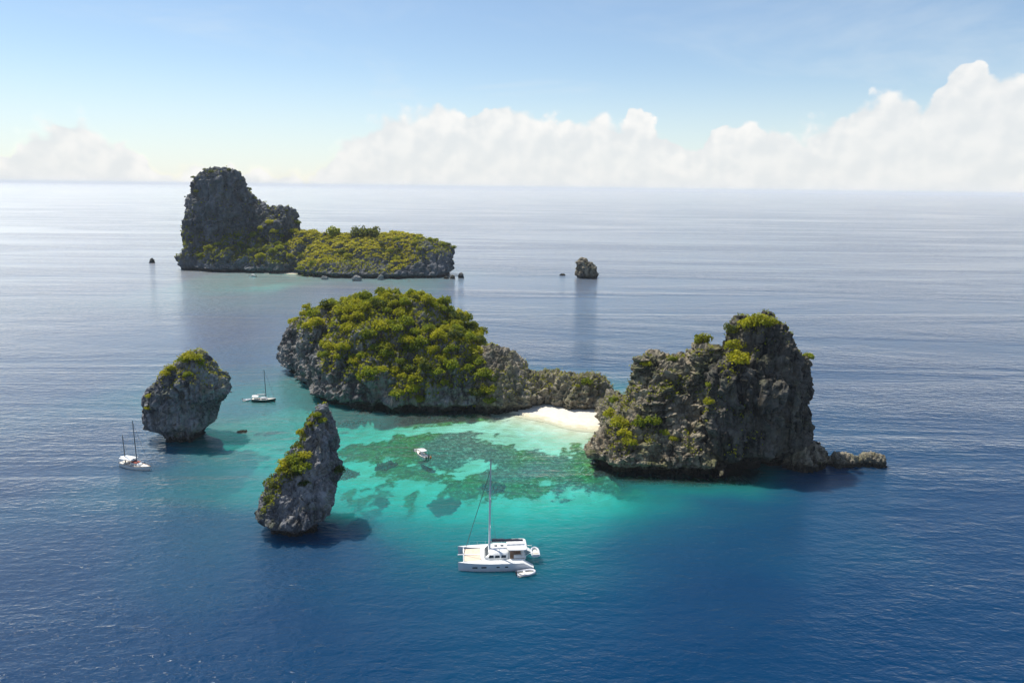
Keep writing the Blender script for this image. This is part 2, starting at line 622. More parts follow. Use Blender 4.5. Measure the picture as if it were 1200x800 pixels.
class Surf:
    """all the rock meshes of one island, for planting"""

    def __init__(s, objs):
        cs, ns, As = zip(*[faces_of(o) for o in objs])
        s.c, s.n, s.a = np.concatenate(cs), np.concatenate(ns), np.concatenate(As)
        s.objs = objs
        s.trees = []
        for o in objs:
            me = o.data
            off = np.array(o.parent.location)
            k = len(me.vertices)
            v = np.empty(k * 3, np.float32)
            me.vertices.foreach_get('co', v)
            v = v.reshape(-1, 3) + off
            s.trees.append((v, o))
        s.bvh = None

    def pick(s, wt, k, mind=0.0, seed=0):
        r = np.random.default_rng(seed + 100)
        p = s.a * np.clip(wt, 0, None)
        p = p / p.sum()
        if not mind:
            return r.choice(len(p), size=k, p=p)
        out = []
        cand = r.choice(len(p), size=k * 14, p=p)
        pts = np.zeros((0, 3))
        for i in cand:
            if len(out) >= k:
                break
            if len(pts) and np.min(np.sum((pts - s.c[i]) ** 2, axis=1)) < mind * mind:
                continue
            out.append(i)
            pts = np.vstack([pts, s.c[i]])
        return np.array(out)

    def top(s, x, y):
        s.at_px(600, 220)
        zs = [h[0].z for h in (b.ray_cast(Vector((x, y, 300)), Vector((0, 0, -1))) for b in s.bvh) if h[0] is not None]
        return max(zs) if zs else 0.0

    def at_px(s, px, py):
        """the point of the rock seen along one line of sight"""
        if s.bvh is None:
            s.bvh = []
            for v, o in s.trees:
                polys = [tuple(p.vertices) for p in o.data.polygons]
                s.bvh.append(BVHTree.FromPolygons([tuple(x) for x in v], polys))
        d = ray(px, py).normalized()
        best = None
        for b in s.bvh:
            h = b.ray_cast(CAMP, d)
            if h[0] is not None and (best is None or h[3] < best[1]):
                best = (h[0], h[3])
        return best[0] if best else None


# ------------------------------------------------------------------ foliage
def leaf_quads(c, nrm, size, r, tilt=0.7):
    """one small leaf face for each centre"""
    k = len(c)
    nn = nrm + r.normal(size=(k, 3)) * tilt
    nn /= np.linalg.norm(nn, axis=1)[:, None]
    t = np.cross(nn, r.normal(size=(k, 3)))
    t /= np.linalg.norm(t, axis=1)[:, None]
    b = np.cross(nn, t)
    sz = size[:, None]
    asp = r.uniform(.55, .9, size=(k, 1))
    v = np.stack([c - t * sz, c - b * sz * asp, c + t * sz, c + b * sz * asp], 1).reshape(-1, 3)
    f = np.arange(4 * k).reshape(-1, 4)
    return v, f


def crown_mesh(seed, nleaf, leaf, flat=0.75, lobes=7, spread=.55):
    """unit crown (radius about 1, base at 0): lobes of leaf faces with gaps between them"""
    r = np.random.default_rng(seed)
    cs, ns = [], []
    L = []
    for k in range(lobes):
        a = r.uniform(0, 2 * math.pi)
        d = spread * math.sqrt(r.uniform(0, 1)) if k else 0
        L.append((d * math.cos(a), d * math.sin(a), .45 + r.uniform(-.15, .38) * (1 - d), r.uniform(.24, .40)))
    for k in range(nleaf):
        x, y, z, rad = L[r.integers(lobes)]
        dv = r.normal(size=3)
        dv /= np.linalg.norm(dv)
        if dv[2] < -.55:
            dv[2] *= -.6
        q = np.array([x, y, z]) + dv * rad * r.uniform(.72, 1.06)
        q[2] *= flat
        cs.append(q)
        ns.append(dv + np.array([0, 0, .35]))
    v, f = leaf_quads(np.array(cs), np.array(ns), r.uniform(.6, 1.2, nleaf) * leaf, r)
    return np_mesh('crown', v, f)


def trunk_mesh(seed):
    r = random.Random(seed)
    m = MB()
    top = Vector((r.uniform(-.08, .08), r.uniform(-.08, .08), .34))
    m.tube([(0, 0, -.45), (0, 0, 0), top], [.085, .065, .04], 6)
    for k in range(4):
        a = 2 * math.pi * k / 4 + r.uniform(-.5, .5)
        e = top + Vector((math.cos(a) * .38, math.sin(a) * .38, r.uniform(.1, .3)))
        m.tube([top - Vector((0, 0, .06 * k)), (top + e) / 2 + Vector((0, 0, .05)), e], [.036, .024, .010], 5)
    me = bpy.data.meshes.new('trunk')
    me.from_pydata(m.v, [], m.f)
    me.materials.append(M['bark'])
    return me


TRUNKS = [trunk_mesh(k) for k in range(4)]
CROWNS = {}
for kd, mt in (('yellow', 'leaf_yellow'), ('mid', 'leaf_mid'), ('dark', 'leaf_dark')):
    CROWNS[kd] = []
    for k in range(5):
        me = crown_mesh(40 + k, 760, .095, 1.0, 13 + k % 4, .66)
        me.materials.append(M[mt])
        CROWNS[kd].append(me)
treen = [0]


def plant(name, pos, rad, kind, label, cat, group=None, hs=1.0):
    treen[0] += 1
    k = treen[0]
    t = empty(name, pos, (k * 2.399) % 6.283, label, cat, group)
    c = link('crown', CROWNS[kind][k % 5], None, t)
    s = link('trunk', TRUNKS[k % 4], None, t)
    if name in ('bush', 'shrub'):
        c.location.z = -.32 * rad
    c.scale = (rad, rad, rad * hs)
    s.scale = (rad, rad, rad * hs)
    return t


def undergrowth(surf, wt, k, size, mat, parent, seed, name='undergrowth', lift=.25, tilt=.8):
    r = np.random.default_rng(seed)
    i = surf.pick(wt, k, 0, seed)
    nrm = surf.n[i] * .6 + np.array([0, 0, .5])
    c = surf.c[i] + nrm * (r.uniform(0, 1, (k, 1)) * lift * 2) + r.normal(size=(k, 3)) * size * .5
    v, f = leaf_quads(c, nrm, r.uniform(.6, 1.3, k) * size, r, tilt)
    me = np_mesh(name, v - np.array(parent.location), f)
    o = link(name, me, mat, parent)
    o['kind'] = 'stuff'
    return o


# ------------------------------------------------------------------ ISLANDS
# 1 big dark rock with a tower
big = empty('rock_island', (52, 187, 0), 0, 'towering dark limestone island with layered ledges at the end of the beach', 'island')
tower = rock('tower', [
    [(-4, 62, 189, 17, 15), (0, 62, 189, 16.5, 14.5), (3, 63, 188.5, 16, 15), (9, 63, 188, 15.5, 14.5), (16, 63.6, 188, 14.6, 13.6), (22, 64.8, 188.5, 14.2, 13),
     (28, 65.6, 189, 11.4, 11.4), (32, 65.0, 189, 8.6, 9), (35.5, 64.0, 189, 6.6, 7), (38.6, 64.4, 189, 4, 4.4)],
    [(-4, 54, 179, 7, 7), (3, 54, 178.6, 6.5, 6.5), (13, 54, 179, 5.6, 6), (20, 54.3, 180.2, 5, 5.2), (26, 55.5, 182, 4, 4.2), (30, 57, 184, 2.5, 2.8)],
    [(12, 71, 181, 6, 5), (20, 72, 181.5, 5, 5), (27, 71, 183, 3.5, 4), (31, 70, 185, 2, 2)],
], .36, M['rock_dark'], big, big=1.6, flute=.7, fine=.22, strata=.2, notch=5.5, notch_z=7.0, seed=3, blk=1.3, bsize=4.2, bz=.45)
shoulder = rock('shoulder', [
    [(-4, 42, 190, 13.5, 13), (6, 42, 190, 13, 12.3), (12, 41.6, 190.5, 11.6, 11), (17, 42, 191, 10.4, 9.6), (22, 42.8, 192, 9.8, 7.6), (25, 43.3, 193, 8.8, 6), (26.4, 43.5, 193.4, 7, 4)],
    [(14, 35.5, 190.5, 4, 4), (21, 35, 191, 3, 3), (26.6, 34.8, 191.3, 1.6, 1.6)],
    [(15, 51, 187, 5, 6), (26, 51, 188, 4.4, 5), (30.5, 51, 189, 3, 3)],
], .36, M['rock_brown'], big, big=1.1, flute=.3, fine=.24, strata=1.1, notch=1.5, seed=23, blk=1.2, bsize=3.0, bz=2.2)
foot = rock('ledge', [
    [(-4, 34, 184, 14.5, 11.5), (0, 34, 184, 14.2, 11.2), (4, 34, 184, 13.2, 10.6), (8, 35.5, 185, 10.6, 9), (12, 37, 187, 8, 6.6), (15, 38.5, 188, 5.6, 4.6)],
    [(-4, 26, 184.6, 7.5, 6.6), (3, 26, 184.6, 6.4, 5.9), (7, 27.3, 185.6, 3.9, 4), (9.2, 28.5, 187.5, 2, 3)],
    [(-4, 45, 178, 9, 6), (5, 45, 178, 8, 5.4), (10, 45.5, 180, 6, 4), (13, 46, 182, 3, 3)],
], .36, M['rock_brown'], big, big=.9, flute=.75, fine=.3, strata=.6, notch=3.0, notch_z=3.4, seed=31, blk=1.0, bsize=2.4, bz=1.7)
rfoot = rock('spur', [
    [(-4, 78, 183, 8.5, 6), (0, 78, 183, 7.6, 5.5), (3, 78, 183, 6.4, 5), (5.6, 77.4, 183.2, 4.4, 4), (7.2, 76.6, 183.6, 2.4, 2.5)],
], .36, M['rock_brown'], big, big=.8, flute=.6, fine=.5, notch=1.0, seed=37)
for k, (x, y, rx, ry, h) in enumerate([(87.6, 183.2, 3.6, 2.6, 3.4), (91.2, 183.6, 1.8, 1.6, 2.4), (95.6, 183.6, 3.7, 2.6, 3.5)]):
    rock('boulder', [[(-3, x, y, rx * 1.1, ry * 1.1), (.6, x, y, rx, ry), (h * .75, x + .3, y, rx * .8, ry * .8), (h, x, y, rx * .4, ry * .4)]],
         .3, M['rock_ridge'], big, s=.5, big=.4, flute=.3, fine=.28, notch=.35, notch_z=1.2, seed=41 + k, blk=.5)

# 2 wooded island with its buttresses and the low ridge to the beach
wood = empty('wooded_island', (-38, 250, 0), 0, 'limestone island covered in green trees with a low rocky ridge behind the beach', 'island')
dome = rock('cliff', [
    [(-4, -38, 256, 34, 31), (4, -38, 256, 33.5, 30.5), (10, -38, 256, 32, 28), (17, -40, 256.5, 27.5, 23), (22.5, -41.5, 257, 23.5, 19), (27, -42, 257, 18.5, 14.5), (30, -40, 256, 13, 9.5), (31.6, -37, 255, 7.5, 6)],
    [(-4, -64, 266, 15, 17), (10, -65, 266, 14, 15.5), (20, -66, 267, 11.5, 12.5), (25, -66, 267, 8.5, 9), (28, -64, 267, 5, 5)],
    [(-4, -20, 239, 16, 16), (6, -20, 239.5, 15, 15), (13, -22, 241, 12, 12.5), (19, -24.5, 243.5, 10, 10.5), (24, -27, 246, 7.5, 8.5)],
    [(-4, -46, 246, 12, 10), (4, -46, 246, 11, 9), (9, -45, 248, 9, 7)],
], .5, M['rock_grey'], wood, big=2.2, flute=.9, fine=.35, strata=.25, notch=2.4, notch_z=2.6, seed=51, blk=1.1, bsize=3.2, bz=.5)
butt = rock('buttress', [
    [(-14, -80, 279, 10, 11), (-4, -80, 279, 9, 10), (3, -81, 279, 9.2, 10), (10, -81.5, 280, 8.2, 9), (16, -81, 281, 6.8, 8), (20.5, -79, 282, 5, 6), (23.5, -77, 282, 3, 4)],
    [(-14, -70, 263, 10, 10.5), (-4, -70, 263, 8.6, 9), (3, -70.5, 263, 9, 9.2), (12, -70.5, 264, 8, 8), (18.5, -70, 265, 6.2, 6.5), (23.5, -68, 266, 4, 4)],
], .5, M['rock_grey'], wood, big=1.3, flute=.7, fine=.3, notch=3.2, notch_z=4.0, seed=61, blk=1.1, bsize=3.4, bz=.4, record=False)
ridge = rock('ridge', [
    [(-4, -3, 237, 13, 14), (6, -3, 237.5, 11.5, 12), (12, -4, 238, 9, 9), (16, -5, 239, 6, 6), (18.3, -6, 239, 3, 3)],
    [(-4, 11, 239, 12, 9.5), (4, 11, 239, 11, 8.5), (7.5, 11, 239.4, 10, 6), (10, 10, 239.6, 8, 3)],
    [(-4, 23, 234, 11, 9), (4, 23, 234, 10, 8), (8.5, 23, 233.5, 8.5, 6), (11.5, 22.5, 233, 6, 3.5)],
    [(-4, 31.5, 214, 5, 17), (4, 31.5, 213, 4.4, 16), (7.5, 31.8, 212, 3, 13), (9.5, 32, 210, 1.6, 10)],
], .42, M['rock_ridge'], wood, big=.9, flute=.6, fine=.62, strata=.25, notch=1.1, seed=71)

# 3 far island: high headland and grassy plateau
far = empty('headland_island', (-165, 615, 0), 0, 'distant island with a tall grey headland falling to a grassy plateau', 'island')
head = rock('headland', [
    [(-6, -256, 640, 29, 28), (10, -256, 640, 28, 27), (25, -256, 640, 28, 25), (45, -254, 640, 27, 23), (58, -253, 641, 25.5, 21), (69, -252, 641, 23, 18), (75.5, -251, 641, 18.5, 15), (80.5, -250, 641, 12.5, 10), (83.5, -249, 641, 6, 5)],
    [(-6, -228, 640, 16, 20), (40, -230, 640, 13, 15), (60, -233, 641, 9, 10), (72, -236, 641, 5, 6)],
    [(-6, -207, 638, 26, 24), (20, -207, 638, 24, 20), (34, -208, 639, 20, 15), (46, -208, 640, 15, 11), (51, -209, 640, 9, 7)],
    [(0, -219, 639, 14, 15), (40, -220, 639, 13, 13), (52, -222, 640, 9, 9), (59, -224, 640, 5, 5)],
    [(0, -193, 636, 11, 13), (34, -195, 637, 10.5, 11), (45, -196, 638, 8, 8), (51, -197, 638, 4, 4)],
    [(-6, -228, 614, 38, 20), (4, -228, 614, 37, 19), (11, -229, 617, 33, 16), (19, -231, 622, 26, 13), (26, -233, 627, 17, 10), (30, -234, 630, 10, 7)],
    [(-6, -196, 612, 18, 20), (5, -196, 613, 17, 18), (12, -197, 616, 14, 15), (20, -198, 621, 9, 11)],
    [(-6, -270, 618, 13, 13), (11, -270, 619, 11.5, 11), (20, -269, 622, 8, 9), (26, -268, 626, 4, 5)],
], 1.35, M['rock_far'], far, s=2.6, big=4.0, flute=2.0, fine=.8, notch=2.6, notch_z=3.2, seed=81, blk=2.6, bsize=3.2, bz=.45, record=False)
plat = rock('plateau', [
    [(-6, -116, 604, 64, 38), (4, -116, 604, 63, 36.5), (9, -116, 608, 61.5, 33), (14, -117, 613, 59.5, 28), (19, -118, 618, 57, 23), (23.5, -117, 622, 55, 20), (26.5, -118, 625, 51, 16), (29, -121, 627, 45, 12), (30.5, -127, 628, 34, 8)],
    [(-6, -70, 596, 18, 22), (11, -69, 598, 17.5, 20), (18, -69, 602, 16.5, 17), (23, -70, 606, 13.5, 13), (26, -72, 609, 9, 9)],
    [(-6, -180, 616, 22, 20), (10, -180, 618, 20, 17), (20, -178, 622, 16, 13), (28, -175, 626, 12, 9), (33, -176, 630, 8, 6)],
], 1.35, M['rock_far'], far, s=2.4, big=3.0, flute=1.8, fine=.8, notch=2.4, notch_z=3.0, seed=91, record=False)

# 4 and 5 the two stacks
lst = empty('sea_stack', (-92, 199, 0), 0, 'broad grey sea stack undercut at the waterline with an overhanging beak', 'sea stack')
ls = rock('pinnacle', [
    [(-16, -93, 200, 9, 10), (-4, -93, 200, 7.6, 8.6), (0, -93, 200, 7.6, 8.6), (2.6, -94, 199.5, 8.4, 8.8), (6, -94.4, 199.5, 9.4, 9.4), (10, -93.4, 199.5, 9.4, 9.2), (13, -91.4, 199.5, 11, 9.4), (15.5, -90.4, 199.5, 10.4, 9), (18.5, -90.2, 199.6, 8, 7.6), (22, -89.2, 200, 4.6, 5.2), (24.8, -88.4, 200, 2, 2.4)],
    [(11.5, -83, 199, 1.5, 2.4), (13.4, -80.6, 199, 1.8, 2.2), (15.4, -82, 199, 1.5, 2)],
], .34, M['rock_blue'], lst, big=1.0, flute=.6, fine=.24, blk=.9, bsize=2.8, bz=.42, notch=2.8, notch_z=4.6, seed=101, record=False)
mst = empty('sea_stack', (-45, 147, 0), 0, 'steep pointed sea stack with shrubs on its ridge beside the turquoise lagoon', 'sea stack')
ms = rock('pinnacle', [
    [(-16, -45, 145, 10, 11), (-4, -45, 145, 7.4, 9), (0, -45, 145, 7.4, 9), (2, -46, 144.2, 7.6, 9.2), (6, -45, 145, 7.4, 8.8), (10, -43.4, 146.4, 6.4, 7.4), (14.5, -42.3, 147.6, 4.5, 5.6), (19, -40.9, 148.6, 2.9, 4), (22, -40.4, 149.2, 1.8, 2.5), (25.2, -40.2, 149.8, .8, 1.1)],
    [(1, -51.5, 143, 2.4, 3), (3, -51.5, 143, 2.2, 2.6), (6, -50, 144, 1.5, 2)],
], .32, M['rock_blue'], mst, big=.8, flute=.5, fine=.24, blk=.9, bsize=2.4, bz=.5, notch=2.5, notch_z=3.6, seed=111, record=False)

# 6 the islet and loose rocks in the sea
isl = empty('rock_islet', (60.5, 592, 0), 0, 'small bare rounded rock islet alone on the open sea', 'islet')
rock('pinnacle', [[(-20, 61, 592, 11, 10), (-3, 61, 592, 9.6, 9), (3, 61, 592, 9.6, 8.5), (8, 60.5, 592, 8.4, 7.5), (12.5, 58.6, 592, 6, 5.5), (16, 57.2, 592, 2.8, 3)]],
     .8, M['rock_brown'], isl, s=1.5, big=1.4, flute=1.0, fine=.5, notch=.8, seed=121, record=False)


def sea_rock(px, py, wpx, h, label, group=None, mat='rock_brown', seed=0, base=-1.6):
    p = gr(px, py)
    m = (p - CAMP).length / FPX
    rx = wpx * m / 2
    e = empty('sea_rock', (p.x, p.y, 0), 0, label, 'rock', group)
    rock('boulder', [[(base, p.x, p.y, rx * 1.1, rx), (.2, p.x, p.y, rx, rx * .85), (h * .7, p.x + rx * .1, p.y, rx * .75, rx * .6), (h, p.x, p.y, rx * .3, rx * .3)]],
         max(.14, rx * .1), M[mat], e, s=max(.25, rx * .16), big=rx * .14, flute=rx * .1, fine=rx * .06, notch=rx * .05, notch_z=.8, seed=130 + seed, record=False, blk=rx * .12)
    return e


sea_rock(659, 322.5, 7, 1.3, 'low dark rock awash beside the bare round islet', seed=1)
sea_rock(178, 308, 6, 4.2, 'tiny dark rock far out beyond the headland', seed=2)
sea_rock(523, 326.5, 7, 2.0, 'low dark rock at the water edge by the plateau point', seed=3)
sea_rock(530, 326.5, 6, 3.0, 'pointed dark rock between two others off the plateau point', seed=4)
sea_rock(540, 325.5, 6.5, 4.0, 'outermost rounded grey rock off the plateau point', seed=5, mat='rock_grey')
sea_rock(380, 327.5, 8, 2.6, 'pale boulder under the plateau cliff, next to the cove', seed=6, mat='pale_rock')
sea_rock(417, 329, 12, 4.0, 'largest pale boulder under the plateau cliff', seed=7, mat='pale_rock')
sea_rock(446, 328, 7, 4.2, 'upright pale boulder under the plateau cliff', seed=8, mat='pale_rock')
sea_rock(284, 505.5, 10, 0.3, 'small dark rock awash near the broad grey stack', seed=9, base=-.3)

ELL = [q for q in ELL if -55 < q[0] < 60]
# ------------------------------------------------------------------ seabed, beach, sea
ctrl = [  # picture point on the water -> depth in metres
    (600, 500, 1.2), (540, 497, 1.5), (480, 498, 2.0), (500, 515, 2.4), (560, 520, 1.8), (620, 525, 1.6), (670, 525, 1.2), (650, 545, 2.2), (600, 555, 2.6), (540, 550, 2.8), (700, 560, 2.2),
    (470, 535, 3.2), (430, 520, 4.0), (430, 550, 3.6), (440, 500, 4.5), (410, 485, 5.5), (380, 465, 6.5), (350, 450, 8), (360, 480, 7.5), (350, 520, 7.5), (420, 590, 5.5), (480, 580, 4), (520, 600, 5),
    (580, 590, 3.8), (640, 585, 3.2), (690, 580, 3.0), (720, 590, 4.2), (780, 590, 10), (850, 595, 19), (920, 590, 22), (620, 620, 8), (680, 620, 8.5), (740, 625, 17),
    (450, 620, 11), (520, 630, 12), (580, 660, 13), (480, 670, 16), (640, 670, 14), (700, 660, 15), (760, 660, 22), (560, 700, 19), (640, 710, 21), (480, 720, 28), (560, 760, 28), (700, 740, 34), (800, 700, 34), (420, 680, 24), (380, 700, 26),
    (900, 650, 22), (960, 600, 27), (1000, 570, 28), (1040, 560, 32), (1000, 640, 28), (1100, 600, 36), (1150, 500, 40), (1000, 500, 32), (1060, 530, 34),
    (300, 540, 8), (290, 580, 10), (270, 520, 8.5), (300, 500, 8.5), (320, 470, 9), (280, 480, 14), (250, 560, 11), (220, 570, 13), (200, 560, 16), (240, 620, 22), (290, 650, 22), (320, 660, 30), (180, 620, 27), (160, 540, 30), (120, 520, 36), (310, 440, 17), (290, 420, 26), (340, 415, 22),
    (250, 700, 28), (380, 770, 28), (0, 560, 40), (100, 640, 38), (150, 760, 40), (600, 820, 36), (900, 780, 38), (1150, 760, 42), (200, 400, 40), (600, 400, 34), (720, 410, 30), (900, 340, 42), (400, 340, 40),
    (1000, 440, 40), (300, 335, 9), (400, 337, 10), (500, 338, 12), (240, 330, 11), (300, 350, 18), (420, 345, 20), (330, 327, 6), (460, 333, 9), (560, 340, 40), (600, 300, 45), (150, 330, 45), (1190, 680, 42), (1190, 600, 42), (1060, 700, 40), (1060, 800, 42), (960, 740, 38), (0, 700, 42), (0, 450, 42), (80, 400, 42), (60, 800, 42), (300, 800, 38), (450, 790, 34), (750, 800, 38), (1190, 450, 42), (1000, 380, 42), (840, 760, 44), (880, 700, 42), (800, 660, 34), (860, 640, 32), (920, 640, 34), (340, 720, 44), (345, 665, 36), (370, 650, 32), (350, 780, 42), (800, 620, 20), (284, 506, 3.2), (274, 514, 4.5), (296, 512, 5), (265, 506, 5)]  # extra-deep points below stack and tower put their dark reflections into the water colour
CP = np.array([[*gr(a, b)[:2], d] for a, b, d in ctrl])
WL = [(-8, 231), (0, 226), (6, 222.5), (11, 219.6), (17, 213.6), (22, 211.6), (28, 210.6)]     # waterline of the beach
WLx, WLy = np.array(WL).T


def depth_at(X, Y):
    sh = X.shape
    P = np.stack([X.ravel(), Y.ravel()], 1)
    num = np.zeros(len(P))
    den = np.zeros(len(P))
    for cx, cy, d in CP:
        r2 = (P[:, 0] - cx) ** 2 + (P[:, 1] - cy) ** 2
        q = 1.0 / (r2 + 130.0) ** 2.3
        num += q * d
        den += q
    d = num / den
    out = np.hypot(P[:, 0] + 20, (P[:, 1] - 330) * .8)
    d = d + (46 - d) * sstep(330, 520, out)
    # reef apron round the rocks
    dc = np.full(len(P), 1e9)
    for cx, cy, rx, ry in ELL:
        q = np.sqrt(((P[:, 0] - cx) / rx) ** 2 + ((P[:, 1] - cy) / ry) ** 2)
        dc = np.minimum(dc, (q - 1) * min(rx, ry))
    P3 = np.column_stack([P, np.zeros(len(P))])
    ap = 1.4 + np.clip(dc, 0, None) * (.75 + .3 * perlin(P3 / 9, 3)) + .12 * np.clip(dc, 0, None) ** 1.6
    ap = ap + 14 * sstep(-46, -60, P[:, 0])
    d = np.minimum(d, ap)
    d = d * (1 + .10 * fbm(P3 / 26, 3, 5) * sstep(1, 8, d))
    # beach shelf
    yw = np.interp(P[:, 0], WLx, WLy)
    sd = np.clip(yw - P[:, 1], -6, None)
    ins = sstep(-14, -6, P[:, 0]) * (1 - sstep(30, 34, P[:, 0]))
    sh_d = np.where(sd > 0, .08 + sd * .075, -.25)
    use = ins * (1 - sstep(10, 26, sd)) * (P[:, 1] < 236)
    d = d * (1 - use) + np.minimum(d, sh_d) * use
    return d.reshape(sh), dc.reshape(sh)


def axis(a, b, step, far, g=1.22):
    c = list(np.arange(a, b, step))
    s, x = step, c[-1]
    hi = []
    while x < far:
        s *= g
        x += s
        hi.append(x)
    s, x = step, c[0]
    lo = []
    while x > -far:
        s *= g
        x -= s
        lo.append(x)
    return np.array(lo[::-1] + c + hi)


GX = axis(-150, 130, 1.6, 26000)
GY = axis(85, 300, 1.6, 26000)
XX, YY = np.meshgrid(GX, GY)
DEP, DCO = depth_at(XX, YY)
nx, ny = len(GX), len(GY)
idx = np.arange(nx * ny).reshape(ny, nx)
GF = np.stack([idx[:-1, :-1], idx[:-1, 1:], idx[1:, 1:], idx[1:, :-1]], -1).reshape(-1, 4)

# coral cover on the sand: picture-point centre, radius, strength
REEF = [(465, 512, 20, 7, 1.0), (520, 520, 19, 8, 1.0), (430, 512, 9, 5, .7), (480, 540, 14, 5, .8), (580, 525, 16, 7, .75), (620, 540, 22, 10, .8), (670, 545, 16, 9, .75), (560, 558, 16, 5, .8),
        (610, 560, 18, 4, .9), (440, 560, 12, 6, .6), (420, 585, 9, 8, .7), (700, 535, 9, 8, .7), (540, 503, 15, 3, .7), (280, 515, 9, 4.5, .9), (490, 490, 14, 2.5, .7), (660, 520, 15, 5, .45)]
P3 = np.column_stack([XX.ravel(), YY.ravel(), np.zeros(XX.size)])
reef = np.zeros(XX.size)
for px, py, rx, ry, s in REEF:
    c = gr(px, py)
    q = ((P3[:, 0] - c.x) / rx) ** 2 + ((P3[:, 1] - c.y) / (ry * 1.5)) ** 2
    reef = np.maximum(reef, s * np.exp(-q * .9))
reef = np.maximum(reef, .95 * (1 - sstep(2.5, 6, DCO.ravel())) * (DCO.ravel() < 8) * sstep(-46, -28, P3[:, 0]))
patch = fbm(P3 / 5.5, 4, 31, .6)
cover = sstep(.42, .62, reef + .28 * patch) * sstep(.35, .9, DEP.ravel())
cover = np.maximum(cover, .9 * sstep(.58, .78, fbm(P3 / 7, 3, 61) + .1) * sstep(2.5, 4, DEP.ravel()) * (1 - sstep(7, 12, DEP.ravel())))
bump = cover * (0.35 + .35 * np.clip(fbm(P3 / 2.6, 3, 77), -.6, 1)) * sstep(.6, 1.8, DEP.ravel())
SZ = -DEP.ravel() + bump
me = np_mesh('seabed', np.column_stack([XX.ravel(), YY.ravel(), SZ]), GF, True)
at = me.attributes.new('reef', 'FLOAT', 'POINT')
at.data.foreach_set('value', cover.astype(np.float32))
sbm, t = new_mat('sand_and_coral')
g = t.n('ShaderNodeNewGeometry')
P = g.outputs['Position']
ra = t.n('ShaderNodeAttribute', attribute_name='reef')
sand = t.mix(t.ramp(t.noise(P, .25, 4), .35, .7), (.60, .53, .38), (.74, .69, .56))
coral = t.mix(t.ramp(t.noise(P, .55, 5, .65), .36, .66), (.030, .080, .010), (.15, .24, .045))
coral = t.mix(t.ramp(t.noise(P, .035, 2), .45, .58), coral, t.mix(t.ramp(t.noise(P, .8, 4, .7), .45, .65), (.10, .095, .075), (.30, .27, .20)))
rf = t.math('ADD', ra.outputs['Fac'], t.math('MULTIPLY', t.math('SUBTRACT', t.noise(P, .5, 5, .7), .5), 2.6))
rf = t.math('MULTIPLY', t.ramp(rf, .25, .75), t.ramp(ra.outputs['Fac'], .02, .2))
speck = t.ramp(t.noise(P, 1.1, 4, .7), .54, .68)
rf = t.math('MULTIPLY', rf, t.math('SUBTRACT', 1.0, t.math('MULTIPLY', speck, .6)))
pr = t.n('ShaderNodeBsdfPrincipled', {'Base Color': t.mix(rf, sand, coral), 'Roughness': .95, 'Specular IOR Level': .0})
t.n('ShaderNodeOutputMaterial', {0: pr.outputs[0]})
seabed = link('seabed', me, sbm)
tag(seabed, 'pale sandy seabed with dark coral patches under the lagoon', None, None, 'structure')

# the sea: one sheet to the horizon; its water takes up and gives back light by its depth
me = np_mesh('sea', np.column_stack([XX.ravel(), YY.ravel(), np.zeros(XX.size)]), GF, True)
at = me.attributes.new('depth', 'FLOAT', 'POINT')
at.data.foreach_set('value', np.clip(DEP.ravel(), 0.03, 60).astype(np.float32))
wm, t = new_mat('sea_water')
g = t.n('ShaderNodeNewGeometry')
P = g.outputs['Position']
dp = t.n('ShaderNodeAttribute', attribute_name='depth').outputs['Fac']
turb = t.math('EXPONENT', t.math('MULTIPLY', t.math('POWER', t.math('MULTIPLY', dp, 1 / 11.0), 2.0), -1.0))   # sight is lost in deep water
Tr = [t.math('MULTIPLY', turb, t.math('EXPONENT', t.math('MULTIPLY', dp, -k))) for k in (.38, .056, .056)]
tcol = t.n('ShaderNodeCombineColor', {0: Tr[0], 1: Tr[1], 2: Tr[2]})
scol = t.n('ShaderNodeValToRGB', {0: t.math('MULTIPLY', dp, 1 / 45.0)})
cr_ = scol.color_ramp
cr_.elements[0].position, cr_.elements[0].color = 0.0, (0, 0, 0, 1)
cr_.elements[1].position, cr_.elements[1].color = 1.0, (.0004, .029, .086, 1)
for d_, c_ in ((3, (.0006, .022, .022)), (6, (.0005, .090, .090)), (9, (.0005, .112, .120)), (13, (.0005, .092, .122)), (18, (.0004, .060, .110)), (25, (.0004, .044, .102)), (34, (.0004, .033, .091))):
    e_ = cr_.elements.new(d_ / 45.0)
    e_.color = (*c_, 1)
# wind slicks change how rough the surface is
sk = t.n('ShaderNodeMapping', {'Vector': P, 'Rotation': (0, 0, math.radians(-12)), 'Scale': (.0022, .014, 1)})
slick = t.noise(sk.outputs[0], 1.0, 5, .6, .8)
rough_f = t.ramp(slick, .36, .62)
m1 = t.n('ShaderNodeMapping', {'Vector': P, 'Rotation': (0, 0, math.radians(14)), 'Scale': (.20, .46, 1)})
m2 = t.n('ShaderNodeMapping', {'Vector': P, 'Rotation': (0, 0, math.radians(-22)), 'Scale': (.5, .95, 1)})
m3 = t.n('ShaderNodeMapping', {'Vector': P, 'Rotation': (0, 0, math.radians(20)), 'Scale': (.035, .075, 1)})
wv = t.math('ADD', t.math('MULTIPLY', t.noise(m1.outputs[0], 1.0, 3, .55, .4), .66),
            t.math('ADD', t.math('MULTIPLY', t.noise(m2.outputs[0], 1.0, 3, .6, .3), .40), t.math('MULTIPLY', t.noise(m3.outputs[0], 1.0, 2, .5), .9)))
wamp = t.math('ADD', .24, t.math('MULTIPLY', rough_f, .58))
bp = t.n('ShaderNodeBump', {'Strength': 1.0, 'Distance': 1.0, 'Height': t.math('MULTIPLY', wv, wamp)})
fr = t.n('ShaderNodeFresnel', {'IOR': 1.333, 'Normal': bp.outputs[0]})
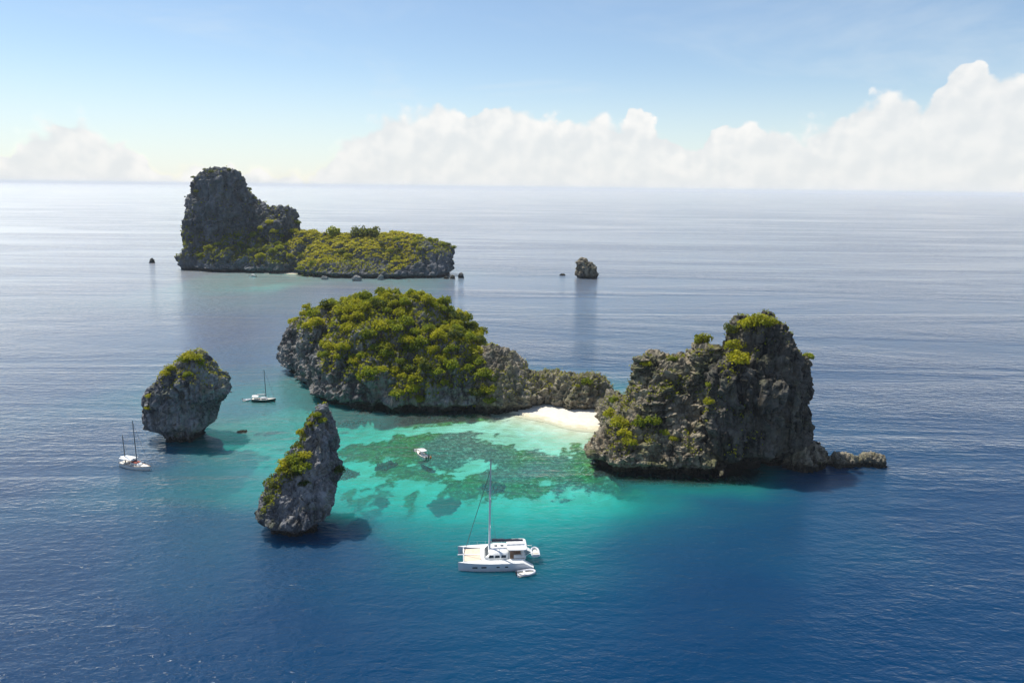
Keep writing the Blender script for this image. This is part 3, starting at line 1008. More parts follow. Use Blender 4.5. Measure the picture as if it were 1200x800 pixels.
gl = t.n('ShaderNodeBsdfGlossy', {'Color': (1, .98, .95, 1), 'Roughness': .08, 'Normal': bp.outputs[0]})
gl2 = t.n('ShaderNodeBsdfGlossy', {'Color': (1, .98, .95, 1), 'Roughness': .45, 'Normal': bp.outputs[0]})
gl = t.n('ShaderNodeMixShader', {0: .30, 1: gl.outputs[0], 2: gl2.outputs[0]})
tb = t.n('ShaderNodeBsdfTransparent', {'Color': tcol.outputs[0]})
db = t.n('ShaderNodeSubsurfaceScattering', {'Color': scol.outputs[0], 'Scale': 1.0, 'Radius': (3, 8, 9), 'Normal': bp.outputs[0]}, falloff='BURLEY')
db2 = t.n('ShaderNodeBsdfDiffuse', {'Color': scol.outputs[0], 'Normal': bp.outputs[0]})
db = t.n('ShaderNodeMixShader', {0: .25, 1: db.outputs[0], 2: db2.outputs[0]})
ad = t.n('ShaderNodeAddShader', {0: tb.outputs[0], 1: db.outputs[0]})
ff = t.math('SUBTRACT', t.math('MULTIPLY', fr.outputs[0], 1.16), .026, clamp=True)
mxs = t.n('ShaderNodeMixShader', {0: ff, 1: ad.outputs[0], 2: gl.outputs[0]})
t.n('ShaderNodeOutputMaterial', {0: mxs.outputs[0]})
sea = link('sea', me, wm)
tag(sea, 'calm sea turning from turquoise lagoon to deep blue', None, None, 'structure')

# beach
bx = np.linspace(-8, 33, 60)
by = np.linspace(0, 1, 40)
BXX, BT = np.meshgrid(bx, by)
yw = np.interp(BXX, WLx, WLy)
BYY = yw - 3 + BT * 27
hgt = (BYY - yw)
bz = np.where(hgt < 0, hgt * .06 - .03, 1.9 * (1 - np.exp(-hgt * .075))) + .06 * perlin(np.column_stack([BXX.ravel(), BYY.ravel(), 0 * BXX.ravel()]) / 2.5, 3).reshape(BXX.shape) * (hgt > 1)
bi = np.arange(60 * 40).reshape(40, 60)
bf = np.stack([bi[:-1, :-1], bi[:-1, 1:], bi[1:, 1:], bi[1:, :-1]], -1).reshape(-1, 4)
bm, t = new_mat('white_sand')
g = t.n('ShaderNodeNewGeometry')
P = g.outputs['Position']
sp = t.n('ShaderNodeSeparateXYZ', {0: P})
wet = t.ramp(sp.outputs[2], .02, .35)
sd_ = t.mix(t.ramp(t.noise(P, .8, 5), .35, .7), (.66, .61, .52), (.74, .69, .60))
pr = t.n('ShaderNodeBsdfPrincipled', {'Base Color': t.mix(wet, (.66, .58, .42), sd_), 'Roughness': .9, 'Specular IOR Level': .2,
                                       'Normal': t.n('ShaderNodeBump', {'Strength': .4, 'Distance': .1, 'Height': t.noise(P, 1.5, 4)}).outputs[0]})
t.n('ShaderNodeOutputMaterial', {0: pr.outputs[0]})
beach = link('beach', np_mesh('beach', np.column_stack([BXX.ravel(), BYY.ravel(), bz.ravel()]), bf, True), bm)
tag(beach, 'small crescent of white sand below the rocky ridge', None, None, 'structure')
# cove beach on the far island
c0 = gr(328, 322)
cx = np.linspace(-16, 12, 24)
cy = np.linspace(0, 1, 10)
CX, CT = np.meshgrid(cx, cy)
CZ = -.3 + CT * 1.6
ci = np.arange(240).reshape(10, 24)
cf = np.stack([ci[:-1, :-1], ci[:-1, 1:], ci[1:, 1:], ci[1:, :-1]], -1).reshape(-1, 4)
cb = link('cove_beach', np_mesh('cove_beach', np.column_stack([(CX + c0.x).ravel(), (c0.y + 1 + CT * 30 + .004 * CX ** 2).ravel(), CZ.ravel()]), cf, True), bm)
tag(cb, 'narrow sandy cove between the headland and the plateau', None, None, 'structure')

# ------------------------------------------------------------------ PLANTS
# wooded island
S = Surf([dome, butt])
X, Y, Z = S.c.T
nz = S.n[:, 2]
no = fbm(S.c / 14, 3, 201)
wt = sstep(.12, .5, nz + .25 * no) * sstep(6, 12, Z + 7 * no + .08 * (X + 38)) * (1 - .96 * sstep(-60, -67, X + 4 * no) * (nz < .8))
wt = wt * (1 - .97 * sstep(-64, -69, X) * (1 - .8 * sstep(15, 19, Z) * (nz > .45)))
undergrowth(S, wt, 26000, .46, M['leaf_cover'], wood, 1, lift=.5)
ids = S.pick(wt, 205, 3.0, 5)
r3 = random.Random(5)
KN = {'yellow': 'sunlit yellow-green', 'mid': 'mid green', 'dark': 'dark green'}
for i in ids:
    c, nn_ = S.c[i], S.n[i]
    k = r3.choices(['yellow', 'mid', 'dark'], [.45, .40, .15])[0]
    rad = r3.uniform(2.0, 3.9)
    zone = ('next to the bare buttresses' if c[0] < -58 else 'on the summit' if c[2] > 27.5 else 'above the rocky ridge' if c[0] > -22 else 'on the slope facing the lagoon' if c[1] < 250 else 'on the side away from the lagoon')
    plant('tree', Vector(c) + Vector(nn_) * rad * .15 - Vector((0, 0, rad * .15)), rad, k, KN[k] + ' tree ' + zone + ' of the wooded island', 'tree', k + ' trees ' + zone + ' of the wooded island', r3.uniform(.95, 1.3))
# ridge and its saddle
S = Surf([ridge])
X, Y, Z = S.c.T
no = fbm(S.c / 9, 3, 211)
wt = sstep(.3, .7, S.n[:, 2]) * sstep(.0, .35, no + .5 * sstep(2, -10, X) + .6 * sstep(24, 31, X)) * sstep(3, 6, Z)
undergrowth(S, wt, 2600, .26, M['leaf_cover'], wood, 2, lift=.3)
for px, py, rad, k, lab in [(688, 447, 2.1, 'mid', 'round green bush on the crest of the low rocky ridge'),
                            (566, 440, 2.6, 'mid', None), (572, 458, 2.4, 'yellow', None), (556, 462, 2.4, 'dark', None), (580, 445, 2.0, 'dark', None), (562, 425, 2.2, 'mid', None), (553, 475, 2.0, 'yellow', None), (574, 470, 1.9, 'mid', None),
                            (676, 452, 1.0, 'yellow', 'small yellow-green shrub beside the round bush on the ridge'), (720, 470, 2.0, 'mid', 'green bush where the ridge meets the tall dark rock')]:
    p = S.at_px(px, py)
    if p is None:
        p = Surf([dome]).at_px(px, py)
    if p is None:
        continue
    if lab is None:
        lab = {'mid': 'mid green shrub where the woods meet the bare ridge', 'yellow': 'yellow-green shrub where the woods meet the bare ridge', 'dark': 'dark green shrub where the woods meet the bare ridge'}[k]
        plant('shrub', p - Vector((0, .4, .0)), rad * 1.55, k, lab, 'shrub', k + ' shrubs at the ridge foot')
    else:
        plant('bush', p - Vector((0, .2, .2)), rad * 1.2, k, lab, 'bush')

# big rock
S = Surf([tower, shoulder, foot, rfoot])
X, Y, Z = S.c.T
no = fbm(S.c / 7, 3, 221)
wt = sstep(.35, .75, S.n[:, 2]) * sstep(.05, .4, no + .25 * sstep(40, 26, X) + .3 * sstep(33, 37, Z)) * sstep(3.5, 6, Z) * (1 - sstep(58, 64, X) * sstep(33, 30, Z))
undergrowth(S, wt, 5200, .28, M['leaf_cover'], big, 3, lift=.3)
BR = [(878, 382, 2.3, 'yellow', 'yellow-green bush on the summit of the tall dark rock', 'summit bushes of the tall rock'),
      (890, 379, 2.4, 'yellow', 'yellow-green bush on the summit of the tall dark rock', 'summit bushes of the tall rock'),
      (902, 381, 2.0, 'yellow', 'yellow-green bush on the summit of the tall dark rock', 'summit bushes of the tall rock'),
      (855, 388, 2.0, 'dark', 'dark bush on the crest beside the yellow-green summit bushes', None),
      (823, 402, 2.5, 'yellow', 'rounded yellow bush on the shoulder just below the tall rock summit', None),
      (862, 408, 2.4, 'yellow', 'yellow bush hanging on the face under the tall rock summit', 'bushes hanging under the tall rock summit'),
      (866, 424, 2.7, 'yellow', 'yellow bush hanging on the face under the tall rock summit', 'bushes hanging under the tall rock summit'),
      (832, 452, 1.2, 'mid', 'small green shrub in a crack of the layered rock face', 'crack shrubs of the layered face'),
      (830, 472, 1.2, 'yellow', 'small yellow shrub in a crack of the layered rock face', None),
      (788, 423, 1.2, 'mid', 'low green shrub on the flat top of the layered shoulder', None),
      (757, 428, 1.3, 'yellow', 'yellowish shrub beside the horn on the layered shoulder', None),
      (750, 497, 2.1, 'mid', 'wide green bush at the foot of the layered rock face', 'green bushes at the layered rock foot'),
      (764, 495, 2.0, 'mid', 'wide green bush at the foot of the layered rock face', 'green bushes at the layered rock foot'),
      (727, 498, 2.2, 'yellow', 'yellow scrub bush on the low ledge above the beach end', 'yellow bushes on the low ledge'),
      (731, 511, 2.0, 'yellow', 'yellow scrub bush on the low ledge above the beach end', 'yellow bushes on the low ledge'),
      (737, 520, 1.7, 'yellow', 'yellow scrub bush on the low ledge above the beach end', 'yellow bushes on the low ledge'),
      (716, 487, 1.9, 'yellow', 'yellow scrub bush on the low ledge above the beach end', 'yellow bushes on the low ledge'),
      (778, 508, 1.2, 'mid', 'small green shrub on the wide ledge below the layers', 'shrubs on the wide ledge'),
      (790, 515, 1.1, 'yellow', 'small yellow shrub on the wide ledge below the layers', None)]
for px, py, rad, k, lab, grp in BR:
    p = S.at_px(px, py)
    if p is not None:
        plant('bush', p + Vector((0, -.12, .0)) * rad, rad * 1.4, k, lab, 'bush', grp, 1.1)
plant('bush', Vector((77.8, 188.0, 28.2)), 2.5, 'mid', 'lone green bush sticking out from the seaward edge of the tall rock', 'bush', None, .8)

# stacks
S = Surf([ls])
no = fbm(S.c / 5, 2, 231)
wt = sstep(.35, .8, S.n[:, 2] + .2 * no) * sstep(15, 20, S.c[:, 2])
undergrowth(S, wt, 1500, .26, M['leaf_cover'], lst, 4, lift=.3)
for px, py, rad, k in [(214, 423, 1.4, 'mid'), (222, 419, 1.6, 'yellow'), (230, 420, 1.5, 'yellow'), (236, 426, 1.2, 'mid'), (200, 433, 1.3, 'yellow'), (194, 438, 1.2, 'yellow'), (220, 440, 1.1, 'mid'), (175, 478, 1.0, 'yellow'), (176, 465, .9, 'yellow')]:
    p = S.at_px(px, py)
    if p is not None:
        cn = {'mid': 'green', 'yellow': 'yellow-green'}[k]
        low = py > 450
        plant('shrub', p + Vector((0, -.1, 0)) * rad, rad * 1.55, k, cn + (' shrub clinging low on the side of the broad grey stack' if low else ' shrub on the crown of the broad grey stack'),
              'shrub', cn + (' side' if low else ' crown') + ' shrubs of the broad stack')
S = Surf([ms])
no = fbm(S.c / 4, 2, 241)
wt = sstep(.25, .7, S.n[:, 2] + .2 * no) * sstep(6, 12, S.c[:, 2] + 4 * no) * sstep(.5, -2, S.c[:, 0] + 44 - .35 * (S.c[:, 2] - 14) + 2 * no)
undergrowth(S, wt, 3200, .24, M['leaf_cover'], mst, 5, lift=.25)
for px, py, rad, k in [(372, 487, .9, 'mid'), (377, 493, .8, 'mid'), (366, 497, .8, 'yellow'), (354, 507, 1.0, 'yellow'), (348, 517, .9, 'mid'), (338, 545, 1.6, 'yellow'), (347, 540, 1.6, 'mid'), (353, 548, 1.5, 'mid'), (333, 552, 1.3, 'yellow'), (346, 555, 1.4, 'dark'),
                       (357, 568, 1.1, 'dark'), (322, 570, 1.0, 'dark'), (316, 585, .9, 'dark'), (396, 552, 1.2, 'dark'), (358, 535, 1.2, 'yellow')]:
    p = S.at_px(px, py)
    if p is not None:
        zone = 'near the tip' if py < 500 else 'on the upper ridge' if py < 530 else 'in the thick clump half way up' if py < 560 else 'on the flank'
        cn = {'mid': 'green', 'yellow': 'yellow-green', 'dark': 'dark green'}[k]
        plant('shrub', p + Vector((0, -.1, 0)) * rad, rad * 1.55, k, cn + ' shrub ' + zone + ' of the pointed stack', 'shrub', cn + ' shrubs ' + zone + ' of the pointed stack')

# far island
S = Surf([plat])
X, Y, Z = S.c.T
nz = S.n[:, 2]
no = fbm(S.c / 22, 3, 251)
wt = sstep(.5, .75, nz) * sstep(9, 16, Z + 8 * no) * (1 - sstep(-88, -74, X))
undergrowth(S, wt, 26000, .85, M['leaf_grass'], far, 6, 'grass', .3, .5)
wt2 = sstep(.25, .6, nz + .25 * no) * sstep(4, 10, Z + 6 * no - .13 * (X + 110)) * (1 - .85 * wt)
undergrowth(S, wt2, 6500, .8, M['leaf_cover'], far, 7, 'undergrowth', .6)
wt3 = sstep(.2, .6, nz + .2 * no) * sstep(8, 15, Z + 8 * no - .12 * (X + 110)) * (1 - .93 * wt) * (.4 + sstep(-110, -80, X))
for j, i in enumerate(S.pick(wt3, 34, 7, 8)):
    k = r3.choices(['yellow', 'mid', 'dark'], [.3, .45, .25])[0]
    rad = r3.uniform(2.6, 4.6)
    plant('tree', Vector(S.c[i]) + Vector(S.n[i]) * .8 - Vector((0, 0, .8)), rad, k, {'yellow': 'yellow-green', 'mid': 'mid green', 'dark': 'dark green'}[k] + ' shrubby tree on the slopes of the far grassy plateau', 'tree', k + ' trees on the plateau slopes')
for x, y, z, rad, k, lab in [(-130, 622, 33, 10.5, 'dark', 'large dark rounded tree, the taller of the pair standing on the plateau grass'),
                             (-117, 619, 32.5, 9.6, 'dark', 'dark rounded tree, the lower of the pair standing on the plateau grass'),
                             (-153, 624, 33, 9.0, 'mid', 'rounded green tree between the headland and the pair of dark trees')]:
    plant('tree', Vector((x, y, S.top(x, y) - .35 * rad)), rad, k, lab, 'tree', None, 1.15)
S = Surf([head])
X, Y, Z = S.c.T
nz = S.n[:, 2]
no = fbm(S.c / 20, 3, 261)
wt = sstep(.2, .65, nz + .3 * no) * sstep(5, 10, Z) * (1 - .6 * sstep(40, 60, Z))
wt = wt * (1 - .9 * sstep(28, 36, Z))
undergrowth(S, wt, 9000, .8, M['leaf_cover'], far, 9, 'undergrowth', .6)
wt = sstep(.25, .6, nz + .25 * no) * sstep(5, 9, Z) * (1 - sstep(30, 40, Z)) * sstep(-275, -255, X)
for i in S.pick(wt, 42, 6.5, 10):
    k = r3.choices(['yellow', 'mid', 'dark'], [.34, .4, .26])[0]
    plant('tree', Vector(S.c[i]) + Vector(S.n[i]) * .8 - Vector((0, 0, .8)), r3.uniform(3.0, 5.2), k, {'yellow': 'yellow-green', 'mid': 'mid green', 'dark': 'dark green'}[k] + ' tree at the foot of the tall headland cliff', 'tree', k + ' trees at the headland foot')
wt = sstep(.3, .7, nz + .2 * no) * sstep(38, 46, Z)
for i in S.pick(wt, 14, 8.0, 11):
    plant('tree', Vector(S.c[i]) + Vector(S.n[i]) * .8 - Vector((0, 0, .8)), r3.uniform(2.2, 3.8), 'dark', 'dark green tree on the heights of the tall headland', 'tree', 'dark trees on the headland heights')

# ------------------------------------------------------------------ coral heads that stand out on the sand
def coral_head(px, py, rx, ry, h, label, seed):
    p = gr(px, py, -3)
    d, _ = depth_at(np.array([[p.x]]), np.array([[p.y]]))
    z0 = -float(d[0, 0])
    e = empty('coral_head', (p.x, p.y, z0), 0, label, 'coral')
    o = rock('coral_mound', [[(z0 - 1, p.x, p.y, rx * 1.1, ry * 1.1), (z0 + h * .4, p.x, p.y, rx, ry), (z0 + h * .85, p.x, p.y, rx * .7, ry * .7), (z0 + h, p.x, p.y, rx * .4, ry * .4)]],
               .22, cm_, e, s=.5, big=1.1, flute=.35, fine=.35, notch=0, seed=seed, record=False, blk=.3)
    return e


cm_ = principled('coral', (.11, .13, .07), .95, spec=0, var=.5, scale=1.2)
coral_head(519, 586, 3.6, 3.0, 1.6, 'dark oval coral head on pale sand off the catamaran bow', 301)
coral_head(408, 552, 2.6, 2.0, 1.2, 'dark coral head in the shallows beside the pointed stack', 302)
coral_head(575, 572, 3.4, 1.6, 1.0, 'long low coral head behind the catamaran mast', 303)
coral_head(452, 545, 2.8, 2.4, 1.2, 'coral head on the sand next to the moored motorboat', 304)
coral_head(446, 580, 2.0, 1.8, 1.0, 'small coral head between the pointed stack and the oval one', 305)


# ------------------------------------------------------------------ BOATS (local axes: +x bow, +y port, +z up)
def hull_rings(L, B, draft, fb, n=18, bow=1.7, stern=.72, sheer=.25, yoff=0.0, plumb=.06):
    rings = []
    for i in range(n):
        t = i / (n - 1)
        x = -L / 2 + L * t
        wgt = (stern + (1 - stern) * math.sin(min(1, t / .45) * math.pi / 2)) * (1 - max(0, (t - .45) / .55) ** bow)
        b = max(.02, B / 2 * wgt)
        f = fb + sheer * (2 * t - 1) ** 2 * (1 if t > .5 else .4)
        d = draft * (1 - (2 * abs(t - .5)) ** 3 * .8)
        rake = plumb * L * max(0, t - .75) / .25
        rings.append([(x + rake * .8, yoff - b, f), (x + rake * .25, yoff - b * .96, .05), (x, yoff - b * .6, -d * .65), (x, yoff, -d), (x, yoff + b * .6, -d * .65), (x + rake * .25, yoff + b * .96, .05), (x + rake * .8, yoff + b, f)])
    return rings


def deck_from(rings, drop, inset=.0):
    v, f = [], []
    for r in rings:
        a, b = Vector(r[0]), Vector(r[-1])
        m = (a + b) / 2
        v += [a + (m - a) * inset - Vector((0, 0, drop)), m - Vector((0, 0, drop - .05)), b + (m - b) * inset - Vector((0, 0, drop))]
    for i in range(len(rings) - 1):
        for k in range(2):
            f.append((i * 3 + k, (i + 1) * 3 + k, (i + 1) * 3 + k + 1, i * 3 + k + 1))
    return v, f


def rounded(x0, x1, y0, y1, z, n=24, e=5):
    return [(x, y, z) for x, y in superellipse((x0 + x1) / 2, (y0 + y1) / 2, (x1 - x0) / 2, (y1 - y0) / 2, 0, n, e)]


def cabin(m, x0, x1, hw, z0, z1, tx=.5, ty=.25, fx=.2, crown=.12):
    m.loft([rounded(x0, x1, -hw, hw, z0), rounded(x0 + fx * .3, x1 - tx * .5, -hw + ty * .4, hw - ty * .4, z0 + (z1 - z0) * .55),
            rounded(x0 + fx, x1 - tx, -hw + ty, hw - ty, z1), rounded(x0 + fx + .5, x1 - tx - .5, -hw + ty + .4, hw - ty - .4, z1 + crown)])
    return m


def rib_boat(loc, rz, L, label, mat='rib', motor=True):
    """inflatable dinghy: a U of tube, floor, transom, outboard"""
    e = empty('dinghy', loc, rz, label, 'dinghy')
    W = L * .24
    pts = [(-L / 2, -W, .28)] + [(-L / 2 + L * .6, -W, .28)]
    for k in range(1, 8):
        a = -math.pi / 2 + math.pi * k / 8
        pts.append((-L / 2 + L * .6 + L * .4 * math.cos(a), W * math.sin(a), .28 + .12 * math.cos(a)))
    pts += [(-L / 2 + L * .6, W, .28), (-L / 2, W, .28)]
    MB().tube(pts, [.10] + [.21] * (len(pts) - 2) + [.10], 10).build('tube', M[mat], e)
    MB().loft([[(-L * .45, -W, .05), (-L * .45, W, .05), (-L * .45, W * .4, -.12), (-L * .45, -W * .4, -.12)], [(L * .1, -W, .05), (L * .1, W, .05), (L * .1, W * .4, -.12), (L * .1, -W * .4, -.12)],
               [(L * .4, -W * .3, .18), (L * .4, W * .3, .18), (L * .4, W * .1, .1), (L * .4, -W * .1, .1)]], False).build('floor', M['deck'], e)
    MB().box(-L * .47, -L * .44, -W, W, .0, .45).build('transom', M['hull_grey'], e)
    MB().box(-L * .1, L * .0, -W, W, .30, .35).build('bench', M['canvas'], e)
    if motor:
        MB().box(-L * .55, -L * .47, -.14, .14, .35, .8, .04).box(-L * .52, -L * .485, -.05, .05, -.4, .35).build('outboard', M['black'], e)
    return e


# catamaran
cat = empty('catamaran', (-2.7, 130.2, 0), math.radians(184.5), 'white sailing catamaran with bare mast anchored on the lagoon edge', 'catamaran')
CL, CB = 14.2, 3.15
for s in (-1, 1):
    R = hull_rings(CL, 1.75, .55, 1.55, 22, 2.2, .8, .12, s * CB, .015)
    # sugar-scoop stern: steps down towards the water
    R2 = []
    for r in R:
        x = r[0][0]
        dz = max(0, (-CL / 2 + 2.0) - x) / 2.0
        R2.append([(p[0], p[1], p[2] - dz * 1.15 if p[2] > .5 else p[2]) for p in r])
    m = MB().loft(R2, True, True, False)
    h = m.build('hull', M['hull_grey'], cat)
    v, f = deck_from(R2, 0.0)
    MB().add([p + Vector((0, 0, .015)) for p in v], f, False).build('side_deck', M['white'], h)
    for k, x in enumerate((3.6, 1.9, -.6, -2.2)):
        MB().box(x, x + (.95 if k < 2 else .6), s * (CB + .84), s * (CB + .875), .78, 1.02).build('window', M['glass'], h)
    MB().box(-CL / 2 + .35, -CL / 2 + 1.0, s * CB - .55, s * CB + .55, .42, .72).box(-CL / 2 + 1.0, -CL / 2 + 1.6, s * CB - .55, s * CB + .55, .7, 1.05).build('stern_step', M['deck'], h)
MB().loft([rounded(-5.6, 2.6, -2.6, 2.6, .75, 28, 8), rounded(-5.7, 2.9, -2.75, 2.75, 1.2, 28, 8), rounded(-5.7, 2.9, -2.75, 2.75, 1.62, 28, 8)], False).build('bridge_deck', M['white'], cat)
cr = cabin(MB(), -2.6, 2.3, 2.55, 1.62, 2.75, 1.3, .45, .1, .16).build('coachroof', M['white'], cat)
for s in (-1, 1):
    for x in (-1.9, -.7, .45):
        m = MB()
        a = s * 2.46
        b = s * 2.30
        m.add([(x, a + s * .03, 1.98), (x + .95, a + s * .03, 1.98), (x + .85, b + s * .03, 2.42), (x + .05, b + s * .03, 2.42),
               (x, a - s * .2, 1.98), (x + .95, a - s * .2, 1.98), (x + .85, b - s * .2, 2.42), (x + .05, b - s * .2, 2.42)],
              [(0, 1, 2, 3), (4, 5, 6, 7), (0, 1, 5, 4), (2, 3, 7, 6), (0, 3, 7, 4), (1, 2, 6, 5)])
        m.build('window', M['glass'], cr)
for k in range(3):
    y = -1.6 + 1.1 * k
    MB().add([(2.02, y, 1.95), (2.02, y + .95, 1.95), (1.52, y + .95, 2.45), (1.52, y, 2.45), (1.7, y, 1.9), (1.7, y + .95, 1.9), (1.2, y + .95, 2.4), (1.2, y, 2.4)],
             [(0, 1, 2, 3), (4, 5, 6, 7), (0, 1, 5, 4), (2, 3, 7, 6), (0, 3, 7, 4), (1, 2, 6, 5)]).build('window', M['glass'], cr)
for x in (-.4, -1.6):
    MB().box(x, x + .6, -.9, -.3, 2.86, 2.93).build('hatch', M['glass'], cr)
hd = MB().loft([rounded(-6.0, -2.2, -2.35, 2.35, 3.32, 24, 7), rounded(-6.05, -2.15, -2.4, 2.4, 3.42, 24, 7), rounded(-5.9, -2.3, -2.25, 2.25, 3.5, 24, 7)]).build('hardtop', M['white'], cat)
for sx in (-5.7, -2.6):
    for s in (-1, 1):
        MB().tube([(sx, s * 2.15, 1.6), (sx, s * 2.15, 3.35)], .05, 6).build('support', M['alu'], hd)
ck = MB().box(-5.5, -2.7, -2.2, 2.2, 1.6, 1.66).build('cockpit_floor', M['teak'], cat)
MB().box(-5.5, -4.9, -2.1, 2.1, 1.66, 2.1, .05).box(-4.9, -3.4, 1.5, 2.15, 1.66, 2.1, .05).build('bench', M['canvas'], ck)
MB().box(-4.6, -3.6, -.6, .9, 2.2, 2.28).tube([(-4.1, .1, 1.66), (-4.1, .1, 2.2)], .08, 8).build('cockpit_table', M['teak'], ck)
# trampolines, beams
for s in (-1, 1):
    MB().add([(2.9, s * .12, 1.48), (6.0, s * .12, 1.45), (6.0, s * 2.35, 1.45), (2.9, s * 2.45, 1.48)], [(0, 1, 2, 3)]).build('trampoline', M['net'], cat)
MB().tube([(6.15, -CB, 1.5), (6.15, CB, 1.5)], .13, 10).build('front_beam', M['alu'], cat)
MB().box(2.8, 6.2, -.14, .14, 1.42, 1.56).build('centre_walkway', M['white'], cat)
MB().box(6.1, 7.3, -.12, .12, 1.45, 1.6).build('bowsprit', M['alu'], cat)
mast = MB()
mast.tube([(1.15, 0, 2.6), (1.15, 0, 8), (1.1, 0, 14), (1.0, 0, 20.6)], [.21, .20, .18, .12], 12)
mo = mast.build('mast', M['alu'], cat)
for z, wd in ((7.6, 1.25), (13.2, 1.0)):
    MB().tube([(1.0, -wd, z), (1.15, 0, z + .1), (1.0, wd, z)], .045, 6).build('spreader', M['alu'], mo)
MB().box(.85, 1.35, -.05, .05, 20.6, 20.75).tube([(1.0, 0, 20.6), (1.0, 0, 21.3)], .02, 5).build('masthead', M['wire'], mo)
bo = MB().tube([(.95, 0, 4.1), (-2, .0, 4.15), (-5.4, 0, 4.2)], [.12, .12, .1], 8).build('boom', M['alu'], cat)
sc_ = MB()
rg = []
for k in range(13):
    t_ = k / 12
    x = .75 - 6.0 * t_
    hh = .55 * (1 - .45 * t_) + .05 * math.sin(k * 2.1)
    wv_ = .26 + .03 * math.sin(k * 3.3)
    rg.append([(x, -wv_ * .7, 4.15), (x, -wv_, 4.15 + hh * .4), (x, -.08, 4.2 + hh), (x, .08, 4.2 + hh), (x, wv_, 4.15 + hh * .4), (x, wv_ * .7, 4.15)])
sc_.loft(rg).build('sail_cover', M['navy'], bo)
fs = MB().tube([(6.15, 0, 1.6), (1.12, 0, 18.6)], .055, 6).build('furled_jib', M['wire'], cat)
for s in (-1, 1):
    MB().tube([(-.4, s * 3.6, 1.6), (1.0, s * 1.0, 13.2), (1.05, 0, 18.4)], .014, 4).build('shroud', M['wire'], cat)
    m = MB()
    for k in range(7):
        x = -4.6 + 1.6 * k
        m.tube([(x, s * (CB + .72), 1.6), (x, s * (CB + .74), 2.25)], .018, 5)
    m.tube([(-4.6, s * (CB + .74), 2.25), (5.0, s * (CB + .72), 2.25)], .012, 4)
    m.build('guardrail', M['alu'], cat)
    MB().tube([(-5.5, s * 1.6, 1.6), (-6.4, s * 1.6, 2.3), (-7.3, s * 1.6, 2.2)], .06, 6).build('davit', M['alu'], cat)
rib_boat((3.1, 125.4, .05), math.radians(14), 3.6, 'grey inflatable dinghy floating alongside the catamaran stern')
rib_boat((5.0, 131.0, 1.35), math.radians(95), 3.0, 'inflatable dinghy hung on the davits across the catamaran stern', motor=False)


